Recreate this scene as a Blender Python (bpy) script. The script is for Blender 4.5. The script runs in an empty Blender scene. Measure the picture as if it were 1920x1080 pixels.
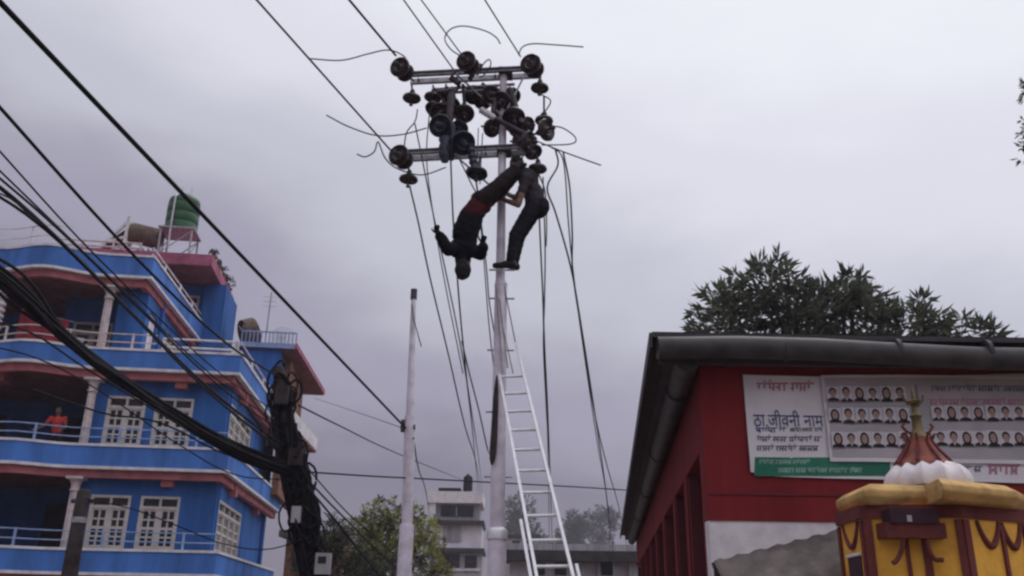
import bpy, math, random
import numpy as np
from mathutils import Vector, Matrix
random.seed(7)
scn = bpy.context.scene
# ------------------------------------------------------------------ camera
TH, RO, FPX, CZ = math.radians(20.3), math.radians(0.8), 1680.0, 1.6
_F = Vector((0, math.cos(TH), math.sin(TH)))
_U0 = Vector((0, -math.sin(TH), math.cos(TH)))
_R0 = Vector((1, 0, 0))
_R = _R0 * math.cos(RO) + _U0 * math.sin(RO)
_U = _U0 * math.cos(RO) - _R0 * math.sin(RO)
CAM = Vector((0, 0, CZ))
cd = bpy.data.cameras.new('camera'); cam = bpy.data.objects.new('camera', cd)
scn.collection.objects.link(cam)
cd.sensor_width = 36; cd.lens = 36 * FPX / 1920
cd.clip_start = 0.05; cd.clip_end = 3000
cam.matrix_world = Matrix(((_R.x, _U.x, -_F.x, 0), (_R.y, _U.y, -_F.y, 0), (_R.z, _U.z, -_F.z, CZ), (0, 0, 0, 1)))
scn.camera = cam
# ------------------------------------------------------------------ sky and sun
SUN_EL, SUN_AZ = math.radians(62), math.radians(35)       # overcast: a veiled sun high ahead of the viewer
w = bpy.data.worlds.new('World'); scn.world = w; w.use_nodes = True
nt = w.node_tree; nt.nodes.clear(); L = nt.links.new
def N(t, **k):
    n = nt.nodes.new(t)
    for a, b in k.items(): setattr(n, a, b)
    return n
wo = N('ShaderNodeOutputWorld'); bg = N('ShaderNodeBackground'); bg.inputs['Strength'].default_value = 0.1
sky = N('ShaderNodeTexSky', sky_type='NISHITA'); sky.sun_disc = False
sky.sun_elevation = SUN_EL; sky.sun_rotation = SUN_AZ
tc = N('ShaderNodeTexCoord'); sep = N('ShaderNodeSeparateXYZ'); L(tc.outputs['Generated'], sep.inputs[0])
mp = N('ShaderNodeMapping'); mp.inputs['Scale'].default_value = (1.0, 1.0, 2.2); L(tc.outputs['Generated'], mp.inputs[0])
n1 = N('ShaderNodeTexNoise'); n1.inputs['Scale'].default_value = 2.1; n1.inputs['Detail'].default_value = 4; n1.inputs['Roughness'].default_value = .5
L(mp.outputs[0], n1.inputs['Vector'])
n2 = N('ShaderNodeTexNoise'); n2.inputs['Scale'].default_value = 6.0; n2.inputs['Detail'].default_value = 5; n2.inputs['Roughness'].default_value = .55
L(mp.outputs[0], n2.inputs['Vector'])
def M2(op, a, b):
    n = N('ShaderNodeMath', operation=op)
    for i, x in enumerate((a, b)):
        if isinstance(x, (int, float)): n.inputs[i].default_value = x
        else: L(x, n.inputs[i])
    return n.outputs[0]
# elevation (0 horizon .. 1 zenith) nudged by cloud noise drives the overcast ramp
nz = M2('ADD', M2('MULTIPLY', M2('SUBTRACT', n1.outputs['Fac'], .5), .30), M2('MULTIPLY', M2('SUBTRACT', n2.outputs['Fac'], .5), .10))
side = M2('MULTIPLY', M2('ADD', sep.outputs['X'], .10), .30)
el = M2('ADD', M2('ADD', M2('MAXIMUM', sep.outputs['Z'], 0.0), nz), side)
rp = N('ShaderNodeValToRGB'); L(el, rp.inputs[0])
cr = rp.color_ramp; cr.interpolation = 'EASE'
cr.elements[0].position = 0.02; cr.elements[0].color = (.180, .165, .222, 1)
cr.elements[1].position = 1.0; cr.elements[1].color = (1.25, 1.27, 1.34, 1)
for p, c in ((.14, (.205, .188, .252, 1)), (.26, (.36, .345, .435, 1)), (.40, (.575, .58, .66, 1)), (.55, (.77, .77, .86, 1)), (.72, (.90, .92, .98, 1))):
    e_ = cr.elements.new(p); e_.color = c
sc8 = N('ShaderNodeMix', data_type='RGBA', blend_type='MULTIPLY'); sc8.inputs['Factor'].default_value = 1
sc8.inputs[7].default_value = (10, 10, 10, 1); L(rp.outputs[0], sc8.inputs[6])
mx = N('ShaderNodeMix', data_type='RGBA'); mx.inputs['Factor'].default_value = .95
L(sky.outputs[0], mx.inputs[6]); L(sc8.outputs[2], mx.inputs[7])
L(mx.outputs[2], bg.inputs['Color']); L(bg.outputs[0], wo.inputs[0])
sd = bpy.data.lights.new('sun', 'SUN'); sd.energy = 0.7; sd.angle = math.radians(25); sd.color = (1, .97, .95)
sun = bpy.data.objects.new('sun', sd); scn.collection.objects.link(sun)
_sd = Vector((math.sin(SUN_AZ) * math.cos(SUN_EL), math.cos(SUN_AZ) * math.cos(SUN_EL), math.sin(SUN_EL)))
sun.rotation_euler = _sd.to_track_quat('Z', 'Y').to_euler(); sun.location = (0, 0, 40)
vs = scn.view_settings; vs.view_transform = 'Standard'; vs.look = 'None'; vs.exposure = 0.0; vs.gamma = 1.0
scn.render.engine = 'CYCLES'
scn.cycles.use_denoising = True
scn.cycles.filter_width = 2.5            # a soft phone-video lens
scn.cycles.max_bounces = 6; scn.cycles.volume_bounces = 1
scn.cycles.transparent_max_bounces = 8
# ------------------------------------------------------------------ helpers
def ray(px, py): return _R * ((px - 960) / FPX) + _U * ((540 - py) / FPX) + _F
def P(px, py, Y):
    d = ray(px, py); return CAM + d * (Y / d.y)
def Pz(px, py, z):
    d = ray(px, py); return CAM + d * ((z - CZ) / d.z)
COL = scn.collection
def wm(o):
    m = o.matrix_basis.copy(); p = o.parent
    while p: m = p.matrix_basis @ m; p = p.parent
    return m
def tag(o, label=None, cat=None, group=None, kind=None):
    if label: o['label'] = label
    if cat: o['category'] = cat
    if group: o['group'] = group
    if kind: o['kind'] = kind
    return o
def thing(name, label, cat, loc=(0, 0, 0), rotz=0.0, group=None):
    o = bpy.data.objects.new(name, None); COL.objects.link(o); o.empty_display_size = .2
    o.location = loc; o.rotation_euler = (0, 0, rotz)
    return tag(o, label, cat, group)
def copy_tree(o, parent=None):
    c = o.copy(); COL.objects.link(c); c.parent = parent
    for ch in list(o.children): copy_tree(ch, c)
    return c
class MB:
    def __init__(s): s.v = []; s.f = []; s.m = []
    def add(s, vs, fs, mi=0):
        b = len(s.v); s.v += [Vector(x) for x in vs]
        s.f += [tuple(b + i for i in f) for f in fs]; s.m += [mi] * len(fs); return s
    def box(s, x0, x1, y0, y1, z0, z1, mi=0):
        v = [(x0,y0,z0),(x1,y0,z0),(x1,y1,z0),(x0,y1,z0),(x0,y0,z1),(x1,y0,z1),(x1,y1,z1),(x0,y1,z1)]
        return s.add(v, [(0,3,2,1),(4,5,6,7),(0,1,5,4),(1,2,6,5),(2,3,7,6),(3,0,4,7)], mi)
    def bar(s, a, b, wd, ht, up=(0,0,1), mi=0):
        a, b = Vector(a), Vector(b); d = (b - a).normalized(); u = Vector(up)
        sx = d.cross(u)
        if sx.length < 1e-4: sx = d.cross(Vector((1,0,0)))
        sx.normalize(); u = sx.cross(d); sx = sx * wd / 2; u = u * ht / 2
        v = [a-sx-u, a+sx-u, a+sx+u, a-sx+u, b-sx-u, b+sx-u, b+sx+u, b-sx+u]
        return s.add(v, [(0,1,2,3),(7,6,5,4),(0,4,5,1),(1,5,6,2),(2,6,7,3),(3,7,4,0)], mi)
    def prism(s, poly, ex, mi=0):
        n = len(poly); ex = Vector(ex); a = [Vector(p) for p in poly]
        return s.add(a + [p + ex for p in a], [tuple(range(n))[::-1], tuple(range(n, 2*n))] + [(i, (i+1)%n, n+(i+1)%n, n+i) for i in range(n)], mi)
    def tube(s, pts, r, n=8, mi=0, cap=True):
        pts = [Vector(p) for p in pts]; k = len(pts)
        rs = [r] * k if isinstance(r, (int, float)) else r
        ref = None; vs = []; fs = []
        for i, p in enumerate(pts):
            t = (pts[min(i+1, k-1)] - pts[max(i-1, 0)])
            t = t.normalized() if t.length > 1e-9 else Vector((0,0,1))
            if ref is None: ref = t.cross(Vector((0,0,1)) if abs(t.z) < .9 else Vector((1,0,0))).normalized()
            ref = (ref - t * ref.dot(t)); ref = ref.normalized() if ref.length > 1e-6 else t.orthogonal().normalized()
            b = t.cross(ref)
            for j in range(n):
                a = 2 * math.pi * j / n; vs.append(p + (ref * math.cos(a) + b * math.sin(a)) * rs[i])
        for i in range(k-1):
            for j in range(n): fs.append((i*n+j, i*n+(j+1)%n, (i+1)*n+(j+1)%n, (i+1)*n+j))
        if cap: fs += [tuple(range(n))[::-1], tuple((k-1)*n + j for j in range(n))]
        return s.add(vs, fs, mi)
    def lathe(s, prof, n=20, o=(0,0,0), mi=0):
        o = Vector(o); vs = []; fs = []; k = len(prof)
        for r, z in prof:
            for j in range(n):
                a = 2*math.pi*j/n; vs.append(o + Vector((r*math.cos(a), r*math.sin(a), z)))
        for i in range(k-1):
            for j in range(n): fs.append((i*n+j, i*n+(j+1)%n, (i+1)*n+(j+1)%n, (i+1)*n+j))
        fs += [tuple(range(n))[::-1], tuple((k-1)*n+j for j in range(n))]
        return s.add(vs, fs, mi)
    def ball(s, c, ax, n=14, m=9, mi=0):
        c = Vector(c); X, Y, Z = [Vector(a) for a in ax]; vs = [c - Z]; fs = []
        for i in range(1, m):
            t = math.pi * i / m
            for j in range(n):
                a = 2*math.pi*j/n
                vs.append(c + X*(math.sin(t)*math.cos(a)) + Y*(math.sin(t)*math.sin(a)) - Z*math.cos(t))
        vs.append(c + Z); e = len(vs)-1
        for j in range(n): fs.append((0, 1+(j+1)%n, 1+j)); fs.append((e, 1+(m-2)*n+j, 1+(m-2)*n+(j+1)%n))
        for i in range(m-2):
            for j in range(n): fs.append((1+i*n+j, 1+i*n+(j+1)%n, 1+(i+1)*n+(j+1)%n, 1+(i+1)*n+j))
        return s.add(vs, fs, mi)
    def mesh(s, name, mats, smooth=False, inv=None):
        me = bpy.data.meshes.new(name)
        me.from_pydata([(inv @ v if inv else v)[:] for v in s.v], [], s.f)
        for m in (mats if isinstance(mats, (list, tuple)) else [mats]): me.materials.append(m)
        me.polygons.foreach_set('material_index', s.m)
        if smooth:
            me.polygons.foreach_set('use_smooth', [True]*len(s.f))
            try: me.set_sharp_from_angle(angle=math.radians(40))
            except Exception: pass
        me.update(); return me
    def build(s, name, mats, parent=None, smooth=False, world=False, **t):
        inv = wm(parent).inverted() if (parent and world) else None
        o = bpy.data.objects.new(name, s.mesh(name, mats, smooth, inv)); COL.objects.link(o); o.parent = parent
        return tag(o, **t)
def crom(pts, k=8):
    pts = [Vector(p) for p in pts]
    if len(pts) < 3:
        return [pts[0].lerp(pts[1], i/k) for i in range(k+1)]
    q = [pts[0]*2-pts[1]] + pts + [pts[-1]*2-pts[-2]]; out = []
    for i in range(1, len(q)-2):
        a, b, c, d = q[i-1:i+3]
        for j in range(k):
            t = j/k; out.append(.5*((2*b)+(c-a)*t+(2*a-5*b+4*c-d)*t*t+(3*b-a-3*c+d)*t**3))
    return out + [pts[-1]]
# ------------------------------------------------------------------ materials
def mat(name, c, rough=.8, var=.18, sc=3.0, bump=0.0, metal=0.0, c2=None, streak=False, spec=.3, trans=0.0, coords='Object'):
    m = bpy.data.materials.new(name); m.use_nodes = True; t = m.node_tree; l = t.links.new
    b = t.nodes['Principled BSDF']; b.inputs['Roughness'].default_value = rough; b.inputs['Metallic'].default_value = metal
    b.inputs['Specular IOR Level'].default_value = spec
    co = t.nodes.new('ShaderNodeTexCoord'); n = t.nodes.new('ShaderNodeTexNoise')
    n.inputs['Scale'].default_value = sc; n.inputs['Detail'].default_value = 6; n.inputs['Roughness'].default_value = .6
    if streak:
        mpn = t.nodes.new('ShaderNodeMapping'); mpn.inputs['Scale'].default_value = (1, 1, .18)
        l(co.outputs[coords], mpn.inputs[0]); l(mpn.outputs[0], n.inputs['Vector'])
    else: l(co.outputs[coords], n.inputs['Vector'])
    r = t.nodes.new('ShaderNodeValToRGB'); l(n.outputs['Fac'], r.inputs[0])
    c2 = c2 or tuple(x * (1 - 2*var) for x in c)
    r.color_ramp.elements[0].position = .32; r.color_ramp.elements[0].color = (*c2, 1)
    r.color_ramp.elements[1].position = .62; r.color_ramp.elements[1].color = (*[min(1, x*(1+var*.4)) for x in c], 1)
    l(r.outputs[0], b.inputs['Base Color'])
    if bump:
        n3 = t.nodes.new('ShaderNodeTexNoise'); n3.inputs['Scale'].default_value = sc*8; n3.inputs['Detail'].default_value = 4
        l(co.outputs[coords], n3.inputs['Vector'])
        bp = t.nodes.new('ShaderNodeBump'); bp.inputs['Strength'].default_value = bump; bp.inputs['Distance'].default_value = .02
        l(n3.outputs['Fac'], bp.inputs['Height']); l(bp.outputs[0], b.inputs['Normal'])
    if trans:
        b.inputs['Transmission Weight'].default_value = 0
        tr = t.nodes.new('ShaderNodeBsdfTranslucent'); ms = t.nodes.new('ShaderNodeMixShader'); ms.inputs[0].default_value = trans
        l(r.outputs[0], tr.inputs[0]); l(b.outputs[0], ms.inputs[1]); l(tr.outputs[0], ms.inputs[2])
        l(ms.outputs[0], t.nodes['Material Output'].inputs[0])
    return m
K = {}
K['blue'] = mat('blue_paint', (.042, .145, .44), .8, .2, 1.3, .15, streak=True, spec=.15)
K['blue_lit'] = mat('blue_paint_lit', (.072, .20, .58), .75, .2, 1.3, .15, streak=True, spec=.2)  # same blue as the walls, with the bands' extra light mixed into the colour
K['blue_lt'] = mat('pale_blue_paint', (.30, .40, .66), .6, .15, 3)
K['white'] = mat('white_paint', (.74, .70, .74), .65, .14, 3, .1)
K['cream'] = mat('cream_column', (.66, .56, .56), .7, .16, 5, .15)
K['pink'] = mat('pink_paint', (.50, .17, .19), .8, .18, 2, .1)
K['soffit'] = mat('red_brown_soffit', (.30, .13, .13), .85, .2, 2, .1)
K['maroon_roof'] = mat('magenta_slab', (.38, .11, .19), .8, .2, 2, .1)
K['grey_w'] = mat('grey_plaster', (.44, .41, .44), .85, .2, 2, .2, streak=True)
K['glass'] = mat('dark_glass', (.012, .013, .018), .12, .1, 1, spec=.5)
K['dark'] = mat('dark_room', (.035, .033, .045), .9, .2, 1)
K['winframe'] = mat('cream_window_paint', (.62, .57, .54), .6, .1, 6)
K['red_cloth'] = mat('red_cloth', (.30, .028, .05), .85, .15, 6, .1)
K['brown'] = mat('brown_brick', (.26, .12, .08), .85, .25, 5, .3)
K['tank_green'] = mat('green_tank_plastic', (.025, .10, .042), .42, .15, 3)
K['steel'] = mat('galvanised_steel', (.42, .40, .44), .5, .2, 9, .05, metal=.55)
K['pole'] = mat('pole_paint', (.80, .72, .82), .55, .14, 5, .1, metal=.1)
K['rust'] = mat('brown_tank', (.16, .11, .085), .75, .3, 5, .1)
K['black'] = mat('black_cable', (.016, .014, .018), .6, .2, 9, spec=.08)
K['wire'] = mat('grey_wire', (.10, .09, .11), .55, .2, 9, metal=.2)
K['porc'] = mat('brown_porcelain', (.055, .034, .04), .28, .2, 8, spec=.5)
K['porc_b'] = mat('blue_black_porcelain', (.020, .024, .050), .4, .2, 8, spec=.5)
K['cap'] = mat('insulator_cap_iron', (.08, .075, .085), .6, .3, 12, metal=.4)
K['alu'] = mat('aluminium', (.80, .78, .82), .38, .08, 12, metal=.35, spec=.5)
K['darkpole'] = mat('tarred_pole', (.055, .042, .045), .9, .3, 6, .3)
K['concrete'] = mat('concrete', (.33, .30, .31), .9, .2, 5, .3, streak=True)
K['hut_red'] = mat('oxide_red_paint', (.235, .026, .030), .8, .16, 1.6, .12, streak=True, spec=.12)
K['hut_dkred'] = mat('dark_red_timber', (.14, .028, .035), .7, .2, 4, .15, streak=True)
K['roof_dk'] = mat('dark_roof_sheet', (.055, .046, .056), .6, .2, 3, .1)
K['gutter'] = mat('grey_gutter', (.062, .058, .060), .5, .25, 4, .05, streak=False)
K['awning'] = mat('weathered_tin', (.17, .14, .13), .7, .3, 3, .15)
K['vinyl'] = mat('white_vinyl', (.80, .76, .80), .45, .08, 1.5, c2=(.68, .64, .70))
K['vinyl_g'] = mat('grey_print', (.46, .41, .46), .5, .14, 2.5, c2=(.36, .36, .38))
K['ink'] = mat('navy_ink', (.045, .075, .20), .6, .1, 8)
K['ink_pink'] = mat('pink_ink', (.48, .21, .30), .6, .1, 8)
K['ink_grey'] = mat('grey_ink', (.17, .17, .24), .6, .1, 8)
K['ink_green'] = mat('green_ink', (.025, .20, .12), .6, .12, 4)
K['ink_mint'] = mat('mint_ink', (.30, .50, .42), .6, .1, 8)
K['hair'] = mat('black_hair', (.03, .026, .03), .7, .2, 20, spec=.08)
K['face'] = mat('printed_skin', (.42, .28, .25), .7, .12, 14)
K['suit'] = mat('printed_black', (.025, .024, .035), .7, .2, 10)
K['photo_bg'] = mat('printed_pale', (.70, .66, .72), .6, .06, 6)
K['yellow'] = mat('ochre_yellow_paint', (.82, .42, .06), .7, .18, 4, .2, c2=(.62, .30, .045))
K['ochre'] = mat('ochre_cornice', (.60, .37, .14), .75, .22, 5, .2)
K['maroon'] = mat('maroon_paint', (.16, .035, .032), .75, .2, 6, .2)
K['maroon_d'] = mat('dark_maroon', (.055, .022, .035), .7, .2, 6, .15)
K['gold'] = mat('dull_brass', (.16, .115, .055), .45, .3, 9, .1, metal=.5)
K['terracotta'] = mat('terracotta_red', (.30, .095, .07), .7, .25, 7, .2)
K['lotus'] = mat('white_lotus_plaster', (.80, .74, .77), .7, .1, 5, .15)
K['bark'] = mat('bark', (.09, .07, .06), .95, .3, 6, .4)
K['leaf'] = mat('olive_leaf', (.105, .118, .070), .65, .3, .7, c2=(.055, .060, .052), trans=.35)
K['leaf_y'] = mat('yellow_green_leaf', (.36, .36, .08), .7, .3, .5, c2=(.12, .14, .035), trans=.4)
K['leaf_d'] = mat('dark_leaf', (.058, .064, .050), .7, .3, .5, trans=.3)
K['leaf_far'] = mat('grey_green_leaf', (.06, .075, .06), .8, .3, .2, trans=.2)
K['asphalt'] = mat('asphalt', (.05, .05, .052), .9, .2, 1, .3)
K['earth'] = mat('packed_earth', (.16, .12, .09), .95, .25, .4, .3)
K['kerb'] = mat('kerb_concrete', (.32, .31, .30), .9, .2, 2, .2)
K['paving'] = mat('pavement', (.24, .22, .21), .9, .2, 2, .2)
K['skin'] = mat('skin', (.20, .11, .085), .6, .1, 10)
K['c_jacket'] = mat('black_jacket', (.010, .009, .014), .85, .25, 9, .2, spec=.08)
K['c_redshirt'] = mat('maroon_shirt', (.075, .018, .020), .85, .2, 9, .2, spec=.08)
K['c_brown'] = mat('brown_trousers', (.028, .020, .021), .85, .25, 9, .2, spec=.08)
K['c_grey'] = mat('grey_shirt', (.055, .048, .056), .85, .2, 9, .2, spec=.08)
K['c_dark'] = mat('charcoal_trousers', (.022, .020, .027), .85, .25, 9, .2, spec=.08)
K['shoe'] = mat('black_shoe', (.012, .011, .014), .5, .2, 9)
K['c_tee'] = mat('red_tee', (.60, .055, .05), .85, .12, 9, .1)
# ------------------------------------------------------------------ ground (all below the frame)
MB().box(-330, 330, -120, 420, -.3, 0).build('ground', K['earth'], kind='structure')
MB().box(-6.1, -2.7, -60, 31, .0, .02).build('road', K['asphalt'], kind='structure')
MB().box(-2.58, 1.3, -60, 31, .0, .12).build('pavement', K['paving'], kind='structure')
MB().box(-2.7, -2.58, -60, 31, .0, .135).build('kerb', K['kerb'], kind='structure')
for i_ in range(9):
    MB().box(-4.46, -4.34, -2 + i_*3.6, -.2 + i_*3.6, .024, .028).build('road_marking', K['white'], kind='structure')
# ================================================================== blue house (local x = along the front, y = back, z = up)
HO = Vector((-8.63, 27.0, 0)); HA = math.radians(7.1)
house = thing('blue_house', 'blue four storey house with white edged balcony bands, pink soffits and rooftop tanks', 'house', HO, HA)
def H(x, y, z):                                                     # house coordinates to world
    return Matrix.Translation(HO) @ Matrix.Rotation(HA, 4, 'Z') @ Vector((x, y, z))
SL = -12.5
def fr(s):                                                          # wavy balcony front
    if s > -4.3: return 0.0
    a = (s + 4.3) / -3.2
    return -.55 * math.sin(math.pi * min(a, 1))**2 if a < 1 else (-.25 * math.sin(math.pi * (a-1))**2)
def plan(s0, s1, t1, inset=0.0, flare=.03):
    pts = []; n = 28
    for i in range(n+1):
        s = s0 + (s1 - s0 - inset) * i / n; pts.append((s, fr(s) + inset))
    pts.append((s1 - inset + flare*t1, t1)); pts.append((s0, t1)); return pts
def edge(s0, s1, t1, off=0.0, flare=.03):
    n = 28; pts = [(s0 + (s1 + off - s0)*i/n, fr(s0 + (s1+off-s0)*i/n) - off) for i in range(n+1)]
    pts.append((s1 + off + flare*t1, t1)); return pts
def strip(mb, path, z0, z1, th):                                    # vertical ribbon along a plan path, thick inwards
    ns = []
    for i, p in enumerate(path):
        a = Vector(path[max(i-1, 0)]); b = Vector(path[min(i+1, len(path)-1)]); d = (b - a).normalized()
        ns.append(Vector((-d.y, d.x)))
    for i in range(len(path)-1):
        a, b = Vector(path[i]), Vector(path[i+1]); c, e = b + ns[i+1]*th, a + ns[i]*th
        v = [(a.x,a.y,z0),(b.x,b.y,z0),(c.x,c.y,z0),(e.x,e.y,z0),(a.x,a.y,z1),(b.x,b.y,z1),(c.x,c.y,z1),(e.x,e.y,z1)]
        f = [(0,3,2,1),(4,5,6,7),(0,1,5,4),(2,3,7,6)]
        if i == 0: f.append((3,0,4,7))
        if i == len(path)-2: f.append((1,2,6,5))
        mb.add(v, f)
    return mb
bands = [(2.63, 3.34, 0.2, 11), (5.60, 6.31, 0.2, 11), (8.60, 9.27, 0.2, 11), (11.60, 12.37, -2.87, 7.4)]
for k, (z0, z1, s1, t1) in enumerate(bands):
    pl = plan(SL, s1, t1)
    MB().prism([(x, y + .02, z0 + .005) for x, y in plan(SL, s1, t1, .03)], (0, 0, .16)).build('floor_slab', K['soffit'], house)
    b = strip(MB(), edge(SL, s1, t1), z0, z1, .13).build('balcony_band', K['blue_lit'], house)
    for zz, hh in ((z0 - .015, .085), (z1 - .06, .075)):
        strip(MB(), edge(SL, s1, t1, .035), zz, zz + hh, .16).build('white_moulding', K['white'], b)
    strip(MB(), edge(SL, s1, t1, -.16), z0 - .24, z0 - .004, .2).build('pink_beam', K['pink'], house)
    for sx in ((-1.55, -6.9) if k < 3 else ()):
        MB().box(sx - .17, sx + .17, .30, .9, z0 - .42, z0 - .006).build('bracket', K['pink'], house)
    if k < 3:
        for ty in (2.2, 7.5): MB().box(-.3, .16, ty, ty + .35, z0 - .42, z0 - .006).build('bracket', K['pink'], house)
# walls: front wall beside the columns, deep recess to the left, side wall to the right
def grid_wall(u0, u1, z0, z1, holes, put):
    us = sorted({u0, u1, *[h[i] for h in holes for i in (0, 1)]}); zs = sorted({z0, z1, *[h[i] for h in holes for i in (2, 3)]})
    for i in range(len(us)-1):
        for j in range(len(zs)-1):
            cu, cz = (us[i]+us[i+1])/2, (zs[j]+zs[j+1])/2
            if any(h[0] < cu < h[1] and h[2] < cz < h[3] for h in holes): continue
            put(us[i], us[i+1], zs[j], zs[j+1])
def window(u0, u1, z0, z1, leaves, place, parent, cols=2, rows=4, transom=.34):
    """white timber window: frame and bars, every pane an object; place(u, d, z) maps to house coordinates"""
    fr_ = MB()
    def bx(mb, a, b, c, d, dep0, dep1):
        v = [place(x, y, z) for z in (c, d) for x, y in ((a, dep0), (b, dep0), (b, dep1), (a, dep1))]
        mb.add(v, [(0,3,2,1),(4,5,6,7),(0,1,5,4),(1,2,6,5),(2,3,7,6),(3,0,4,7)])
    zt = z1 - transom; fw = .075; W = (u1 - u0) / leaves
    bx(fr_, u0, u0+fw, z0, z1, -.05, .1); bx(fr_, u1-fw, u1, z0, z1, -.05, .1)
    bx(fr_, u0+fw, u1-fw, z1-fw, z1, -.05, .1); bx(fr_, u0+fw, u1-fw, z0, z0+fw, -.05, .1)
    bx(fr_, u0+fw, u1-fw, zt-.045, zt+.045, -.05, .1)
    panes = []
    for k in range(leaves):
        a, b = u0 + k*W, u0 + (k+1)*W
        if k: bx(fr_, a-.05, a+.05, z0+fw, zt-.045, -.04, .1); bx(fr_, a-.03, a+.03, zt+.045, z1-fw, -.04, .1)
        a += fw if k == 0 else .05; b -= fw if k == leaves-1 else .05
        panes.append((a, b, zt+.045, z1-fw))
        c0, c1, r0, r1 = a + .05, b - .05, z0 + fw + .05, zt - .045 - .05
        bx(fr_, a, c0, z0+fw, zt-.045, -.02, .08); bx(fr_, c1, b, z0+fw, zt-.045, -.02, .08)
        bx(fr_, c0, c1, z0+fw, r0, -.02, .08); bx(fr_, c0, c1, r1, zt-.045, -.02, .08)
        cw, rh, g = (c1-c0)/cols, (r1-r0)/rows, .024
        for i in range(1, cols): bx(fr_, c0+i*cw-g, c0+i*cw+g, r0, r1, -.01, .07)
        for j in range(1, rows):
            gg = .04 if j == 2 else g
            for i in range(cols): bx(fr_, c0+i*cw+(g if i else 0), c0+(i+1)*cw-(g if i < cols-1 else 0), r0+j*rh-gg, r0+j*rh+gg, -.01, .07)
        for i in range(cols):
            for j in range(rows): panes.append((c0+i*cw, c0+(i+1)*cw, r0+j*rh, r0+(j+1)*rh))
    wn = fr_.build('window', K['winframe'], parent)
    for a, b, c, d in panes:
        m = MB(); bx(m, a, b, c, d, .05, .062); m.build('pane', K['glass'], wn)
    return wn
FW = .62                                                            # depth of the front wall behind the band
for k, zf in enumerate((3.0, 6.0)):
    z0, z1 = zf - .24, zf + 2.6
    wz = (zf + .36, zf + 1.92)
    wins = [(-3.72, -2.58), (-2.30, -1.16)]
    m = MB(); grid_wall(-4.0, -.12, z0, z1, [(a, b, *wz) for a, b in wins], lambda a, b, c, d: m.box(a, b, FW, FW+.22, c, d)); m.build('front_wall', K['blue'], house)
    for a, b in wins: window(a, b, *wz, 2, lambda u, d, z: (u, FW + .05 + d, z), house)
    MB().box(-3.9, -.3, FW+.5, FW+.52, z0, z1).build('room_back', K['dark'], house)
    # side wall with a wide four leaf window
    sw = (1.0, 5.3)
    m = MB(); grid_wall(FW+.22, 11, z0, z1, [(*sw, *wz)], lambda a, b, c, d: m.box(-.30, -.08, a, b, c, d)); m.build('side_wall', K['blue'], house)
    window(*sw, *wz, 4, lambda u, d, z: (-.13 - d, u, z), house)
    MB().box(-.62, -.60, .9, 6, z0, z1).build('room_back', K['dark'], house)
    MB().box(-.16, .04, 10.4, 10.8, z0, z1).build('corner_pilaster', K['blue'], house)
    # deep balcony
    MB().box(-4.2, -4.0, FW, 5.2, z0, z1).build('recess_side_wall', K['blue'], house)
    m = MB(); dr = [(-6.6, -5.6, z0, zf+2.1), (-9.6, -8.4, zf+.9, zf+2.1)]
    grid_wall(SL, -4.2, z0, z1, dr, lambda a, b, c, d: m.box(a, b, 5.2, 5.4, c, d)); m.build('recess_back_wall', K['blue'], house)
    for a, b, c, d in dr:
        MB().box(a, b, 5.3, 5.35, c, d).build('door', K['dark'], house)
# ground floor
m = MB(); grid_wall(SL, -.1, 0, 2.39, [(-11, -8, .02, 2.1), (-7, -4.6, .02, 2.1), (-3.6, -1, .02, 2.1)], lambda a, b, c, d: m.box(a, b, .5, .72, c, d)); m.build('shopfront_wall', K['blue'], house)
for a, b in ((-11, -8), (-7, -4.6), (-3.6, -1)): MB().box(a, b, .6, .65, .02, 2.1).build('shutter', K['grey_w'], house)
MB().box(-.3, -.1, .72, 11, 0, 2.39).build('side_wall', K['blue'], house)
MB().box(SL, -.1, 10.8, 11, 0, 9).build('rear_wall', K['blue'], house)
MB().box(SL-.2, SL, 0.6, 11, 0, 11.5).build('party_wall', K['blue'], house)
# third floor: recessed rooms under the roof band, open terrace to the right
z0, z1 = 8.77, 11.6
MB().box(SL, -5.9, 4.6, 4.8, z0, z1).build('recess_back_wall', K['blue'], house)
m = MB(); grid_wall(-5.9, -2.95, z0, z1, [(-5.75, -4.5, 9.3, 10.75)], lambda a, b, c, d: m.box(a, b, 2.3, 2.5, c, d)); m.build('recess_back_wall', K['blue'], house)
window(-5.75, -4.5, 9.3, 10.75, 2, lambda u, d, z: (u, 2.35 + d, z), house, 1, 2)
MB().box(-6.1, -5.9, 2.3, 4.8, z0, z1).build('recess_side_wall', K['blue'], house)
m = MB(); grid_wall(-3.95, -3.05, z0, z1, [], lambda a, b, c, d: m.box(a, b, .75, .95, c, d)); m.build('front_wall', K['blue'], house)
m = MB(); grid_wall(.95, 7.0, z0, z1, [(1.2, 2.1, 9.0, 10.9), (3.4, 5.2, 9.7, 10.9)], lambda a, b, c, d: m.box(-3.27, -3.05, a, b, c, d)); m.build('side_wall', K['blue'], house)
window(3.4, 5.2, 9.7, 10.9, 2, lambda u, d, z: (-3.1 - d, u, z), house, 2, 3)
MB().box(-3.2, -3.12, 1.2, 2.1, 9.0, 10.9).build('door', K['white'], house)
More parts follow.
